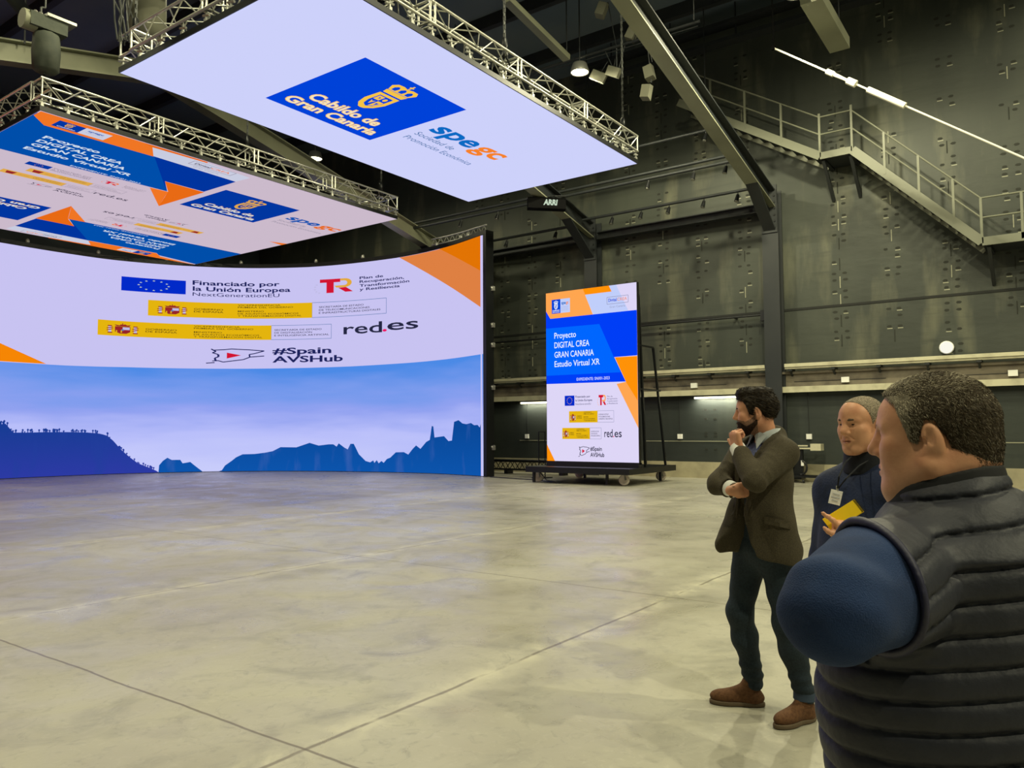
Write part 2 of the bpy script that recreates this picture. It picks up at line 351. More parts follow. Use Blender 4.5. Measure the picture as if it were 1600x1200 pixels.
# conduit rails on brackets above the band, one length per bay
for i, (y0, y1, lab) in enumerate([(-6, 7.25, 'long cream conduit rail on brackets along the wall above the three men'), (7.85, 13.75, 'cream conduit rail on brackets between the two steel columns'), (14.25, 20.4, 'cream conduit rail on brackets between the video wall and the portrait screen')]):
    t = thing('conduit_rail', lab, 'rail', (WX-.2, (y0+y1)/2, 3.5), 'conduit rails along the dark wall')
    mb = MB(); mb.box(WX-.3, WX-.12, y0, y1, 3.44, 3.58); mb.box(WX-.34, WX-.26, y0, y1, 3.5, 3.6); obj('rail', mb, 'rail_cream', t)
    k = y0+.6
    while k < y1:
        obj('bracket', MB().box(WX-.28, WX+.09, k-.06, k+.06, 3.38, 3.45).prism([(0, 0), (.3, 0), (.3, -.22)], (WX-.26, k-.03, 3.4), (1, 0, 0), (0, 0, 1), (0, .06, 0)), 'steel_dark', t); k += 1.25
for y, lab in [(5.55, 'white junction box on the stained concrete band right of the near steel column'), (1.35, 'white junction box on the concrete band beyond the head in the foreground'), (10.3, 'pale junction box on the concrete band beside the portrait screen')]:
    b_ = MB().box(WX-.1, WX-.02, y-.11, y+.11, 2.98, 3.14); t = thing('junction_box', lab, 'junction box', (WX-.06, y, 2.98)); obj('box', b_, 'white_plastic', t)
    obj('cable', MB().tube((WX-.03, y-1.1, 3.06), (WX-.03, y+1.5, 3.06), .008, 5), 'steel_dark', t)
for y, lab in [(10.87, 'small white wall socket on the dark wall right of the portrait screen'), (6.66, 'small white wall socket above the lifting trolley'), (17.14, 'small white wall socket between the video wall and the portrait screen')]:
    t = thing('wall_socket', lab, 'socket', (WX, y, 1.3)); obj('face_plate', MB().box(WX-.01, WX+.06, y-.08, y+.08, 1.29, 1.45), 'white_plastic', t)
    obj('cable', MB().path([(WX+.04, y, 1.45), (WX+.04, y+.02, 2.75)], .01, 5), 'steel_black', t)
mb = MB(); mb.lathe([(.0, -.14), (.1, -.13), (.15, -.09), (.165, -.03), (.165, 0)], (WX+.06, 2.89, 3.85), (1, 0, 0), 20)
t = thing('bulkhead_lamp', 'round white bulkhead lamp glowing on the dark wall', 'lamp', (WX+.06, 2.89, 3.85)); obj('globe', mb, 'bulb_glow', t)
obj('base_ring', MB().lathe([(.165, -.035), (.185, -.03), (.185, .03)], (WX+.06, 2.89, 3.85), (1, 0, 0), 20), 'white_plastic', t)
for y, lab, e_ in [(9.55, 'long lit tube lamp under the ledge right of the portrait screen', 40), (16.6, 'lit tube lamp under the ledge left of the portrait screen', 25)]:
    t = thing('tube_lamp', lab, 'lamp', (WX-.1, y, 2.6)); obj('tube', MB().tube((WX-.12, y-.72, 2.64), (WX-.12, y+.72, 2.64), .03, 8), 'tube_glow', t)
    obj('housing', MB().box(WX-.17, WX-.07, y-.78, y+.78, 2.68, 2.74).box(WX-.1, WX+.06, y-.5, y-.44, 2.69, 2.73).box(WX-.1, WX+.06, y+.44, y+.5, 2.69, 2.73), 'steel_dark', t)
    ld = bpy.data.lights.new('tube_light', 'AREA'); ld.shape = 'RECTANGLE'; ld.size = 1.4; ld.size_y = .06; ld.energy = e_; ld.color = (1, .95, .72)
    lo = bpy.data.objects.new('tube_light', ld); COL.objects.link(lo); lo.location = (WX-.12, y, 2.6); lo.rotation_euler = (0, R(-25), R(0)); lo.rotation_euler = Vector((.25, 0, -1)).to_track_quat('-Z', 'Y').to_euler()

# ---------------------------------------------------------------- portal frames
def frame(yc, lab):
    t = thing('portal_frame', lab, 'steel frame', (24.4, yc, 0), 'steel portal frames spanning the hall')
    c = MB(); c.box(24.18, 24.22, yc-.25, yc+.25, 0, 8.6); c.box(24.56, 24.6, yc-.25, yc+.25, 0, 9.1); c.box(24.22, 24.56, yc-.02, yc+.02, 0, 8.9); obj('column', c, 'steel_dark', t)
    lo = lambda x: 8.45+.2325*(24.3-x)
    def raf(xa, xb, f):
        m = MB()
        for (o0, o1, hw, mi) in ((0, .04, .19, 0), (.04, .52, .015, 1), (.52, .56, .19, 1)):
            P = [(xa, yc-hw, f(xa)+o0), (xb, yc-hw, f(xb)+o0), (xb, yc+hw, f(xb)+o0), (xa, yc+hw, f(xa)+o0)]; P += [(x, y, z+o1-o0) for x, y, z in P]
            m.add(P, [(3, 2, 1, 0), (4, 5, 6, 7), (0, 1, 5, 4), (1, 2, 6, 5), (2, 3, 7, 6), (3, 0, 4, 7)], mi)
        return m
    obj('rafter', raf(24.2, 11.6, lo), ['steel_olive', 'steel_olive' if yc > 20 else 'steel_dark'], t)  # lit flange and far web coloured olive, shaded near webs coloured dark
    obj('rafter', raf(11.6, -2.9, lambda x: lo(11.6)-.2325*(11.6-x)), ['steel_olive', 'steel_olive' if yc > 20 else 'steel_dark'], t)
    h = MB(); h.prism([(24.2, 8.5), (24.2, 7.75), (22.6, 8.86)], (0, yc-.012, 0), (1, 0, 0), (0, 0, 1), (0, .024, 0)); h.bar((24.2, yc, 7.75), (22.55, yc, 8.88), .36, .04); obj('haunch', h, 'steel_dark', t)
    e = MB(); e.box(24.14, 24.19, yc-.24, yc+.24, 7.7, 9.2); obj('end_plate', e, 'steel_dark', t)
    for k in range(7):
        for s in (-1, 1): obj('bolt', MB().tube((24.11, yc+s*.17, 7.85+.2*k), (24.14, yc+s*.17, 7.85+.2*k), .03, 6), 'steel_black', t)
for y_, l_ in [(7.55, 'dark steel portal frame whose column stands behind the man in the brown blazer'), (14.0, 'dark steel portal frame whose column rises behind the portrait screen'), (20.6, 'dark steel portal frame crossing above the hanging screens, its column hidden by the video wall')]: frame(y_, l_)
for y0, y1, lab in [(7.8, 13.75, 'dark eaves beam joining the two steel columns'), (14.25, 20.35, 'dark eaves beam running from the far column behind the video wall')]:
    m = MB(); m.box(24.2, 24.5, y0, y1, 8.42, 8.46); m.box(24.2, 24.5, y0, y1, 8.66, 8.7); m.box(24.34, 24.37, y0, y1, 8.46, 8.66); tag(obj('eaves_beam', m, 'steel_dark', None, (24.35, (y0+y1)/2, 8.42)), lab, 'beam', 'eaves beams')
# lighting pipes with small hooks and spots
def spot_pipe(lab, x, z, y0, y1, spots, dbl=False):
    t = thing('lighting_pipe', lab, 'pipe', (x, (y0+y1)/2, z), 'lighting pipes under the rafters')
    obj('pipe', MB().tube((x, y0, z), (x, y1, z), .05, 8), 'steel_dark', t)
    if dbl: obj('pipe', MB().tube((x+.1, y0, z+.22), (x+.1, y1, z+.22), .05, 8), 'steel_dark', t)
    if lab.startswith('short'):
        for y in (y0+.3, y1-.3): obj('drop_rod', MB().tube((x, y, z), (x, y, 15), .02, 6), 'steel_dark', t)
    for y in spots:
        s = MB(); s.path([(x, y, z-.02), (x, y, z-.14)], .02, 6); obj('hook', s, 'steel_black', t)
        sh = MB(); sh.tube((x, y, z-.12), (x-.06, y+.03, z-.33), .05, 8, r2=.075); o = obj('spotlight', sh, 'black_metal', t)
        obj('lens', MB().tube((x-.06, y+.03, z-.33), (x-.063, y+.031, z-.34), .06, 10), 'aluminium', o)
spot_pipe('double lighting pipe with small spots running beside the single pipe, nearer the hanging screen', 22.0, 9.45, 7.6, 21.5, [8.1, 9.1, 10.6, 16.5, 18.2], True)
spot_pipe('single lighting pipe with four small spots above the eaves beam', 23.5, 9.0, 7.75, 13.9, [8.3, 9.4, 10.6, 11.6, 12.7])
spot_pipe('dark lighting pipe with one spot beside the video wall top', 23.5, 8.85, 14.2, 20.5, [15.0, 17.2])
spot_pipe('short high lighting pipe beyond the corner of the larger white screen', 22.5, 10.75, 8.6, 13.4, [8.9])
for z_, y0, y1, lab in [(5.2, 7.85, 13.8, 'thin dark wall bar ending in a black stop beside the near column'), (5.05, 14.2, 19.8, 'thin dark wall bar between the video wall and the portrait screen')]:
    t = thing('wall_bar', lab, 'bar', (24.45, y0, z_)); obj('bar', MB().tube((24.45, y0, z_), (24.45, y1, z_), .035, 8), 'steel_black', t); obj('stop', MB().box(24.35, 24.55, y0, y0+.12, z_-.2, z_+.14), 'black_plastic', t)
    for yy in (y0+1, y1-1): obj('bracket', MB().box(24.45, WX+.1, yy-.03, yy+.03, z_-.03, z_+.03), 'steel_black', t)
# roof beams
t = thing('cable_tray', 'dark double cable tray high against the wall near the roof', 'cable tray', (23.4, 6, 13.8))
for z_ in (13.75, 14.3): obj('tray', MB().box(23.2, 23.6, -6, 14, z_, z_+.12), 'steel_dark', t)
for k in range(9): obj('hanger', MB().box(23.38, 23.42, -5+2.2*k, -4.96+2.2*k, 13.8, 15), 'steel_dark', t)
for k in range(8):
    m = MB(); x = 1.5+3*k; m.box(x-.1, x+.1, -12, 34, 14.6, 15); tag(obj('roof_purlin', m, 'steel_dark', None, (x, 10, 14.6)), 'dark purlin running the length of the roof', 'purlin', 'roof purlins')
def box_beam(lab, a, b, w_, h_):
    t = thing('box_beam', lab, 'beam', a, 'olive box beams that carry the floodlights')
    obj('beam', MB().bar(a, b, w_, h_), 'steel_olive', t)
    for p in (a, b): obj('drop_rod', MB().tube((p[0], p[1], p[2]+.1), (p[0], p[1], 14.7), .02, 6), 'steel_dark', t)
    obj('flange', MB().bar((a[0], a[1]+w_/2+.03, a[2]+h_/2), (b[0], b[1]+w_/2+.03, b[2]+h_/2), .12, .03), 'steel_olive', t)
box_beam('slim olive box beam sloping down to the floodlight beyond the larger white screen', (15.4, 11.25, 12.45), (18.25, 11.25, 12.04), .22, .16)
box_beam('short wide olive box beam beside the floodlight at the roof above the stairs', (18.75, 4.75, 11.87), (21.5, 4.75, 11.78), .5, .3)
def flood(lx, ly, lz, lab):
    t = thing('floodlight', lab, 'floodlight', (lx, ly, lz), 'floodlights under the roof')
    obj('housing', MB().lathe([(.06, .3), (.2, .26), (.27, .04), (.27, 0), (.25, 0), (.24, .03)], (lx, ly, lz), (0, 0, 1), 18), 'aluminium_dull', t)
    obj('lens', MB().lathe([(0, -.03), (.14, -.01), (.24, .02)], (lx, ly, lz), (0, 0, 1), 18), 'lamp_glow', t)
    obj('stem', MB().tube((lx, ly, lz+.28), (lx, ly, 15), .02, 6), 'steel_dark', t)
FL = ['lit floodlight beyond the edge of the larger white screen', 'lit floodlight between the two hanging screens, far back', 'lit floodlight at the end of the short wide box beam', 'floodlight hidden above the pair of hanging screens', 'floodlight over the empty floor, outside the picture', 'floodlight over the middle of the hall, above the camera side', 'floodlight near the dark wall, behind the men', 'fill floodlight added behind the camera', 'floodlight over the far corner of the hall', 'fill floodlight added at the back near the unseen wall', 'fill floodlight added by the unseen wall beside the camera', 'floodlight over the gap between the hanging screens']
for (lx, ly, lz, lp), lab in zip(LAMPS, FL): flood(lx, ly, lz, lab)
# bracket with two small floodlights, loudspeakers on a roof pipe
t = thing('roof_pipe', 'thin roof pipe carrying a lamp bracket and loudspeakers by the floodlight', 'pipe', (18.8, 11, 11.9))
obj('pipe', MB().tube((18.95, 7.6, 12.25), (18.6, 16, 12.25), .04, 8), 'steel_dark', t); obj('wire', MB().tube((18.8, 7.6, 12.05), (18.45, 16, 12.05), .012, 5), 'steel_dark', t)
for yy in (7.7, 15.8): obj('drop_rod', MB().tube((18.8, yy, 12.25), (18.8, yy, 14.7), .015, 5), 'steel_dark', t)
t = thing('lamp_bracket', 'triangular lamp bracket with two small unlit floodlights hanging under the roof pipe', 'bracket', (18.85, 10, 11.4))
obj('arms', MB().path([(18.86, 10.35, 12.2), (18.85, 10.0, 11.4), (18.88, 9.75, 12.22)], .018, 6).path([(18.86, 10.0, 12.2), (18.85, 10, 11.4)], .025, 6), 'steel_dark', t)
for yy, rz in ((10.58, .3), (10.1, -.1)):
    M = Matrix.Translation((18.85, yy, 11.55)) @ Matrix.Rotation(rz, 4, 'Z') @ Matrix.Rotation(.5, 4, 'X'); o = obj('small_floodlight', MB().box(-.06, .06, -.22, .22, -.13, .13, 0, M), 'grey_cloth', t)
    obj('yoke', MB().path([(18.85, yy, 11.55), (18.86, (yy+10)/2, 11.9)], .012, 5), 'steel_dark', o)
for (x, y, z, rx, rz), lab in zip([(18.2, 9.9, 13.1, .4, .3), (18.9, 9.35, 12.55, .5, .2), (18.9, 8.95, 11.42, -.2, .1), (18.9, 8.98, 10.86, .2, .1)], ['pale loudspeaker nearest the sloping rafter underside, highest of four', 'pale loudspeaker hung beside the lamp bracket', 'upper of two pale loudspeakers hung as a pair', 'lower of two pale loudspeakers hung as a pair']):
    M = Matrix.Translation((x, y, z)) @ Matrix.Rotation(rz, 4, 'Z') @ Matrix.Rotation(rx, 4, 'X'); t = thing('loudspeaker', lab, 'loudspeaker', (x, y, z), 'loudspeakers under the roof')
    obj('cabinet', MB().prism([(-.12, -.17), (.12, -.2), (.12, .2), (-.12, .17)], M @ Vector((0, 0, -.15)), M.to_3x3() @ Vector((1, 0, 0)), M.to_3x3() @ Vector((0, 0, 1)), M.to_3x3() @ Vector((0, .24, 0))), 'grey_cloth', t)
    obj('bracket', MB().path([(x, y, z+.1), (18.85, y+.1, 12.25)], .014, 5), 'steel_dark', t)
# stay rod
a, b = Vector((20, 6.04, 11.49)), Vector((20, .73, 7.45)); d = (b-a)
t = thing('stay_rod', 'long thin white stay rod slanting across the hall above the stairs', 'rod', tuple(a+d*2.84))
obj('rod', MB().tube(a, a+d*2.84, .024, 8), 'white_paint', t); obj('turnbuckle', MB().tube(a+d*.245, a+d*.275, .07, 8).tube(a+d*.275, a+d*.35, .05, 6, r2=.03), 'white_paint', t); obj('turnbuckle', MB().tube(a+d*.335, a+d*.37, .09, 8), 'white_paint', t)
obj('sleeve', MB().tube(a+d*.42, a+d*.57, .075, 8), 'white_paint', t); obj('anchor', MB().box(19.96, 20.04, a.y-.05, a.y+.05, 11.44, 11.55).tube((20, a.y, 11.5), (20, a.y, 14.95), .02, 6), 'matte_black', t)

# ---------------------------------------------------------------- stairs on the wall
t = thing('access_stair', 'grey steel access stair with handrails climbing the dark wall', 'stairs', (24, 5.4, 9.6))
XO, XI = 23.45, 24.65
LZ = 9.62; Lb = (1.0, 1.84)
f1 = [(4.93, LZ), (1.84, 6.5)]; f2 = [(5.81, LZ), (10.2, 12.35)]
m = MB(); m.box(XO, XI, 4.93, 5.81, LZ-.12, LZ); obj('landing', m, 'steel_dark', t)
m = MB(); m.box(XO, XI, -3, 1.84, 6.38, 6.5); obj('landing', m, 'steel_dark', t)
for (y0, z0), (y1, z1) in (f1, f2):
    n = int(abs(z1-z0)/.2); st = MB()
    for k in range(n): y = y0+(y1-y0)*(k+.5)/n; z = z0+(z1-z0)*(k+.5)/n; st.box(XO+.05, XI-.05, y-.13, y+.13, z-.03, z)
    obj('treads', st, 'steel_dark', t)
    for x in (XO, XI-.04): obj('stringer', MB().bar((x, y0, z0-.06), (x, y1, z1-.06), .05, .24), 'rail_grey', t)
obj('stringer', MB().box(XO-.03, XO+.02, 4.93, 5.81, LZ-.16, LZ+.04), 'rail_grey', t); obj('stringer', MB().box(XO-.03, XO+.02, -3, 1.84, 6.34, 6.56), 'rail_grey', t)
def rail(p, q, h): return ((XO, p[0], p[1]+h), (XO, q[0], q[1]+h))
for h in (.58, 1.1):
    for p, q in ((f1[0], f1[1]), (f2[0], f2[1]), ((5.81, LZ), (4.93, LZ)), ((1.84, 6.5), (-3, 6.5))): obj('handrail', MB().tube(*rail(p, q, h), .025, 6), 'rail_grey', t)
posts = [(5.81, LZ, 1.2), (4.93, LZ, 1.25), (1.84, 6.5, 1.1), (.95, 6.5, 1.1), (0, 6.5, 1.1)] + [(4.93+(1.84-4.93)*k, LZ+(6.5-LZ)*k, 1.1) for k in (.27, .54, .8)] + [(5.81+4.39*k, LZ+2.73*k, 1.1) for k in (.25, .5, .75)]
for y, z, h in posts: obj('post', MB().box(XO-.03, XO+.03, y-.03, y+.03, z-.1, z+h), 'rail_grey', t)
for y in (5.75, 5.0): obj('support', MB().bar((XO+.1, y, LZ-.12), (XI+.05, y, LZ-.12), .1, .1).bar((XO+.1, y, LZ-.15), (XI+.05, y, LZ-1.1), .09, .09), 'steel_dark', t)
for y in (1.7, -.5): obj('support', MB().bar((XO+.1, y, 6.36), (XI+.05, y, 6.36), .1, .1).bar((XO+.1, y, 6.33), (XI+.05, y, 5.5), .09, .09), 'steel_dark', t)
# ---------------------------------------------------------------- curved video wall
RP = [(11.6,30.35),(13.4,30.3),(15.4,29.95),(17.6,28.75),(19.5,26.95),(21.0,24.3),(21.8,21.2),(21.9,18.9),(21.46,16.6)]
PP = np.array([(23.2-x, y) for x, y in RP[:0:-1]] + RP)
def catmull(P, n=40):
    out = []; Q = np.vstack([2*P[0]-P[1], P, 2*P[-1]-P[-2]])
    for i in range(1, len(Q)-2):
        a, b, c, d = Q[i-1:i+3]
        for t in np.arange(n)/n: out.append(.5*((2*b)+(c-a)*t+(2*a-5*b+4*c-d)*t*t+(3*b-a-3*c+d)*t**3))
    out.append(Q[-2]); return np.array(out)
KC = catmull(PP); KS = np.r_[0, np.cumsum(np.hypot(*np.diff(KC, axis=0).T))]
def led_pt(s, z, off=0):
    x = np.interp(s, KS, KC[:, 0]); y = np.interp(s, KS, KC[:, 1])
    x2 = np.interp(s+.05, KS, KC[:, 0]) - np.interp(s-.05, KS, KC[:, 0]); y2 = np.interp(s+.05, KS, KC[:, 1]) - np.interp(s-.05, KS, KC[:, 1]); L = math.hypot(x2, y2)
    return (x+y2/L*off, y-x2/L*off, z)
S0, S1, TOP, MID = 4.5, 39.62, 8.36, 4.12
led = thing('video_wall', 'huge curved video wall showing logos over a blue mountain skyline', 'video wall', (19.5, 26.9, 0))
c = Canvas(); midf = lambda s: float(np.interp(s, [0, 22, 24, 29, 33, 36, 39.6], [4.08, 4.08, 4.12, 4.15, 4.17, 4.21, 4.28]))
topf = lambda s: float(np.interp(s, [0, 31, 35, 37.3, 39.6], [8.25, 8.27, 8.34, 8.43, 8.5]))
cut = [S0+.5*k for k in range(int((S1-S0)/.5)+1)]+[S1]
c.poly([(s, midf(s)) for s in cut]+[(s, topf(s)) for s in cut[::-1]], 'white_wall', 0)
c.poly([(s, .02) for s in cut]+[(s, midf(s)) for s in cut[::-1]], 'sky_picture', 0)
c.poly([(S0, 4.1), (21.3, 4.1), (19.78, 4.73), (17.5, 5.7), (15, 6.6), (11, 8.0), (S0, 8.2)], 'orange_tri', 1)
c.poly([(35.17, 8.34), (39.45, 8.5), (39.45, 5.95)], 'orange_a', 1); c.poly([(37.15, 8.42), (39.45, 8.5), (39.45, 7.25)], 'orange_b', 2)
c.rect(23.78, 7.11, 26.13, 7.66, 'eu_blue')
for k in range(12): c.star(24.96+.54*math.sin(k*math.pi/6), 7.385+.19*math.cos(k*math.pi/6), .06, .03, 'star', 2)
c.text('Financiado por', 26.38, 29.81, 7.52, .17, 'navy', 2, .022); c.text('la Unión Europea', 26.39, 30.27, 7.28, .17, 'navy', 2, .022); c.text('NextGenerationEU', 26.39, 29.81, 7.07, .14, 'navy', 2)
def spain_arms(c, u0, u1, v0, v1, k=2):
    W, H = u1-u0, v1-v0; U = lambda a: u0+W*a; V = lambda b: v0+H*b
    c.poly([(U(.26), V(.72)), (U(.26), V(.2)), (U(.38), V(.02)), (U(.62), V(.02)), (U(.74), V(.2)), (U(.74), V(.72))], 'crest_red', k)
    c.rect(U(.5), V(.4), U(.72), V(.66), 'pale', k+1); c.disc(U(.5), V(.38), W*.05, H*.08, 'text_blue', k+2, 10); c.rect(U(.29), V(.1), U(.48), V(.34), 'bar_yellow', k+1); c.rect(U(.33), V(.1), U(.44), V(.34), 'crest_red', k+2)
    c.poly([(U(.3), V(.74)), (U(.7), V(.74)), (U(.76), V(.9)), (U(.64), V(.86)), (U(.58), V(.96)), (U(.5), V(.9)), (U(.42), V(.96)), (U(.36), V(.86)), (U(.24), V(.9))], 'crest_red', k)
    c.line([(U(.5), V(.9)), (U(.5), V(1.05))], W*.03, 'crest_red', k, H*.05)
    for x in (.1, .9):
        c.rect(U(x-.045), V(.12), U(x+.045), V(.72), 'pale', k); c.rect(U(x-.08), V(.04), U(x+.08), V(.14), 'crest_red', k); c.rect(U(x-.07), V(.7), U(x+.07), V(.8), 'crest_red', k); c.line([(U(x-.1), V(.3)), (U(x+.1), V(.46))], W*.03, 'crest_red', k+1, H*.08); c.line([(U(x-.1), V(.5)), (U(x+.1), V(.62))], W*.03, 'crest_red', k+1, H*.08)
def gov_bar(c, u0, ub, ue, v0, v1, arms, g, mtx, sec, txt, dark='ink2'):
    H = v1-v0
    c.rect(u0, v0, ub, v1, 'bar_yellow'); c.frame(ub, v0+.012*H, ue, v1-.012*H, .03*H, 'text_blue' if H > .5 else 'post_grey'); spain_arms(c, *arms)
    V = lambda b: v0+H*b
    c.text('GOBIERNO', g[0], g[1]-.02*H, V(.5), .11*H, dark, 2, .01); c.text('DE ESPAÑA', g[0], g[1], V(.34), .11*H, dark, 2, .01)
    L = mtx[1]-mtx[0]
    for s_, b_, l_ in (('VICEPRESIDENCIA', .83, .66), ('PRIMERA DEL GOBIERNO', .69, .86), ('MINISTERIO', .43, .4), ('DE ASUNTOS ECONÓMICOS', .27, .95), ('Y TRANSFORMACIÓN DIGITAL', .12, 1)): c.text(s_, mtx[0], mtx[0]+L*l_, V(b_), .1*H, dark, 2, .008)
    L = sec[1]-sec[0]
    for (s_, l_), b_ in zip(txt, (.62, .43, .24)): c.text(s_, sec[0], sec[0]+L*l_, V(b_), .11*H, 'ink', 2, .008)
T1 = [('SECRETARÍA DE ESTADO', .72), ('DE TELECOMUNICACIONES', .82), ('E INFRAESTRUCTURAS DIGITALES', 1)]; T2 = [('SECRETARÍA DE ESTADO', .86), ('DE DIGITALIZACIÓN', .68), ('E INTELIGENCIA ARTIFICIAL', 1)]
gov_bar(c, 24.77, 31.2, 34.57, 6.19, 6.81, (25.1, 26.2, 6.28, 6.66), (26.45, 27.57), (28.13, 30.75), (31.5, 34.3), T1)
gov_bar(c, 23.02, 29.49, 32.05, 5.32, 5.91, (23.33, 24.45, 5.41, 5.8), (24.7, 25.84), (26.46, 29.13), (29.62, 31.95), T2)
c.text('red', 32.6, 34.38, 5.47, .42, 'ink', 2, .012); c.text('es', 34.62, 36.09, 5.52, .42, 'ink', 2, .012); c.disc(34.5, 5.53, .1, .05, 'pink_dot', 2)
SPM = [(.08, .93), (.12, .86), (.3, .9), (.42, .95), (.52, .93), (.72, .9), (.98, .83), (.8, .66), (.72, .62), (.73, .45), (.62, .3), (.45, .22), (.28, .14), (.2, .22), (.1, .2)]
def spain_map(c, u0, u1, v0, v1, w, m, tri, wv=None):
    U = lambda a: u0+(u1-u0)*a; V = lambda b: v0+(v1-v0)*b
    c.line([(U(a), V(b)) for a, b in SPM], w, m, 2, wv)
    c.line([(U(a), V(b)) for a, b in [(.08, .93), (.16, .78), (.1, .7), (.2, .6), (.2, .45), (.14, .38), (.16, .2)]], w*1.4, m, 2, wv)
    c.line([(U(0), V(.06)), (U(.14), V(.1))], w, m, 2, wv); c.line([(U(.72), V(.45)), (U(.98), V(.52))], w, m, 2, wv)
    c.poly([(U(.34), V(.72)), (U(.34), V(.36)), (U(.58), V(.56))], tri, 2)
spain_map(c, 26.94, 29.26, 4.32, 4.98, .06, 'navy', 'red', .035)
c.text('#Spain', 29.55, 32.06, 4.74, .24, 'navy', 2, .025); c.text('AVSHub', 29.55, 32.58, 4.4, .24, 'navy', 2, .025)
def tr_logo(c, u0, u1, v0, v1, red='red', gold='gold', k=2):
    U = lambda a: u0+(u1-u0)*a; V = lambda b: v0+(v1-v0)*b
    c.poly([(U(0), V(1)), (U(0), V(.76)), (U(.2), V(.76)), (U(.2), V(0)), (U(.42), V(0)), (U(.42), V(.76)), (U(.62), V(.76)), (U(.62), V(1))], red, k)
    arc = [(U(.6), V(1.0))] + [(U(.76+.22*math.cos(t)), V(.68+.32*math.sin(t))) for t in [math.pi/2-math.pi*i/12 for i in range(13)]] + [(U(.5), V(.36)), (U(.44), V(.5))] + [(U(.74+.1*math.cos(t)), V(.68+.17*math.sin(t))) for t in [-math.pi/2+math.pi*i/8 for i in range(9)]] + [(U(.64), V(.85))]
    c.poly(arc, gold, k)
    c.poly([(U(.56), V(.34)), (U(.8), V(.36)), (U(1.02), V(.02)), (U(.78), V(.02))], red, k)
    for i in range(5): a = math.pi*(.75+.16*i); c.star(U(.05+.2*math.cos(a)), V(.36+.36*math.sin(a)), (u1-u0)*.05, (v1-v0)*.07, 'pale' if k == 2 and u1-u0 > 1 else gold, k)
tr_logo(c, 31.53, 32.99, 7.17, 7.73)
for s_, u1_, vb in (('Plan de', 34.42, 7.64), ('Recuperación,', 35.4, 7.49), ('Transformación', 35.65, 7.33), ('y Resiliencia', 35.2, 7.18)): c.text(s_, 33.32, u1_, vb, .1, 'navy', 2, .02)
RID = [(19.87,1.9),(20.04,1.92),(20.22,1.69),(20.29,1.61),(20.78,1.61),(21.28,1.62),(22.01,1.62),(22.76,1.6),(23.22,1.55),(23.45,1.47),(23.68,1.26),(23.91,.96),(24.22,.66),(24.53,.4),(24.92,.22),(25.19,.09),(25.27,.03)]
c.poly([(S0, .02), (25.27, .02)]+RID[::-1]+[(18.6, 2.3), (16, 2.7), (13, 2.2), (9, 2.9), (S0, 2.4)], 'ridge_near', 1)
rt = random.Random(5)
for i in range(90):
    s = rt.uniform(19.8, 25.1); z = float(np.interp(s, [p[0] for p in RID], [p[1] for p in RID])); h = rt.uniform(.04, .15)*(1 if s < 23.5 else .8)
    c.poly([(s-.012, z-.05), (s+.012, z-.05), (s+.016, z+h*.4), (s+.04, z+h*.7), (s, z+h), (s-.04, z+h*.7), (s-.016, z+h*.4)], 'ridge_near', 1)
c.poly([(25.27, .02), (25.29, .3), (25.42, .47), (25.58, .59), (25.74, .5), (26.05, .5), (26.14, .36), (26.42, .41), (26.58, .27), (26.87, .03), (26.87, .02)], 'ridge_far', 1)
FAR = [(27.5,.02),(27.61,.06),(27.73,.25),(27.98,.43),(28.15,.57),(28.4,.69),(28.88,.7),(29.3,.75),(29.61,.81),(29.93,.97),(30.59,.96),(31.15,1.14),(31.54,1.03),(31.98,1.08),(32.18,1.08),(32.33,.99),(32.42,1.12),(32.68,.95),(32.83,.88),(32.95,1.1),(33.1,1.1),(33.19,.95),(33.34,.69),(33.65,.43),(33.86,.38),(34.0,.46),(34.05,.36),(34.16,.47),(34.25,.35),(34.38,.44),(34.48,.37),(34.63,.52),(34.78,.57),(35.04,.78),(35.41,.79),(35.62,.7),(35.83,.92),(35.99,1.05),(36.2,.92),(36.48,1.18),(36.66,1.26),(36.71,1.5),(36.76,1.78),(36.84,1.76),(36.9,1.35),(37.39,1.4),(37.62,1.22),(37.81,1.24),(37.93,1.92),(38.18,1.98),(38.4,1.86),(38.63,1.83),(38.89,1.87),(39.08,1.79),(39.27,1.8),(39.39,1.71),(39.45,1.84)]
c.poly([(27.5, .02), (39.45, .02)]+FAR[::-1], 'ridge_far', 1)
c.rect(39.45, .02, 39.53, 8.5, 'white_wall', 1)
c.build('screen', lambda s, z, k: led_pt(s, z, .004+.005*k), led, cut)
m = MB()
def led_strip(m, z0f, z1f, o0, o1, ss):
    for a, b in zip(ss[:-1], ss[1:]):
        P = [led_pt(s, zf(s), o) for s in (a, b) for zf in (z0f, z1f) for o in (o0, o1)]
        m.add(P, [(0, 1, 3, 2), (4, 6, 7, 5), (0, 4, 5, 1), (2, 3, 7, 6), (1, 5, 7, 3), (0, 2, 6, 4)])
led_strip(m, lambda s: 0, lambda s: topf(s)+.02, -.12, 0, cut); obj('panel_bank', m, 'black_plastic', led)
m = MB(); led_strip(m, lambda s: topf(s)+.02, lambda s: topf(s)+.16, -.3, .02, cut); obj('top_rail', m, 'black_metal', led)
m = MB(); p = led_pt(S1, 0, 0); m.add([led_pt(S1-.02, z, o) for z in (0, 8.66) for o in (.02, -.34)] + [led_pt(S1+.14, z, o) for z in (0, 8.66) for o in (.02, -.34)], [(0, 1, 3, 2), (4, 6, 7, 5), (0, 4, 5, 1), (2, 3, 7, 6), (0, 2, 6, 4), (1, 5, 7, 3)]); obj('end_frame', m, 'black_metal', led)
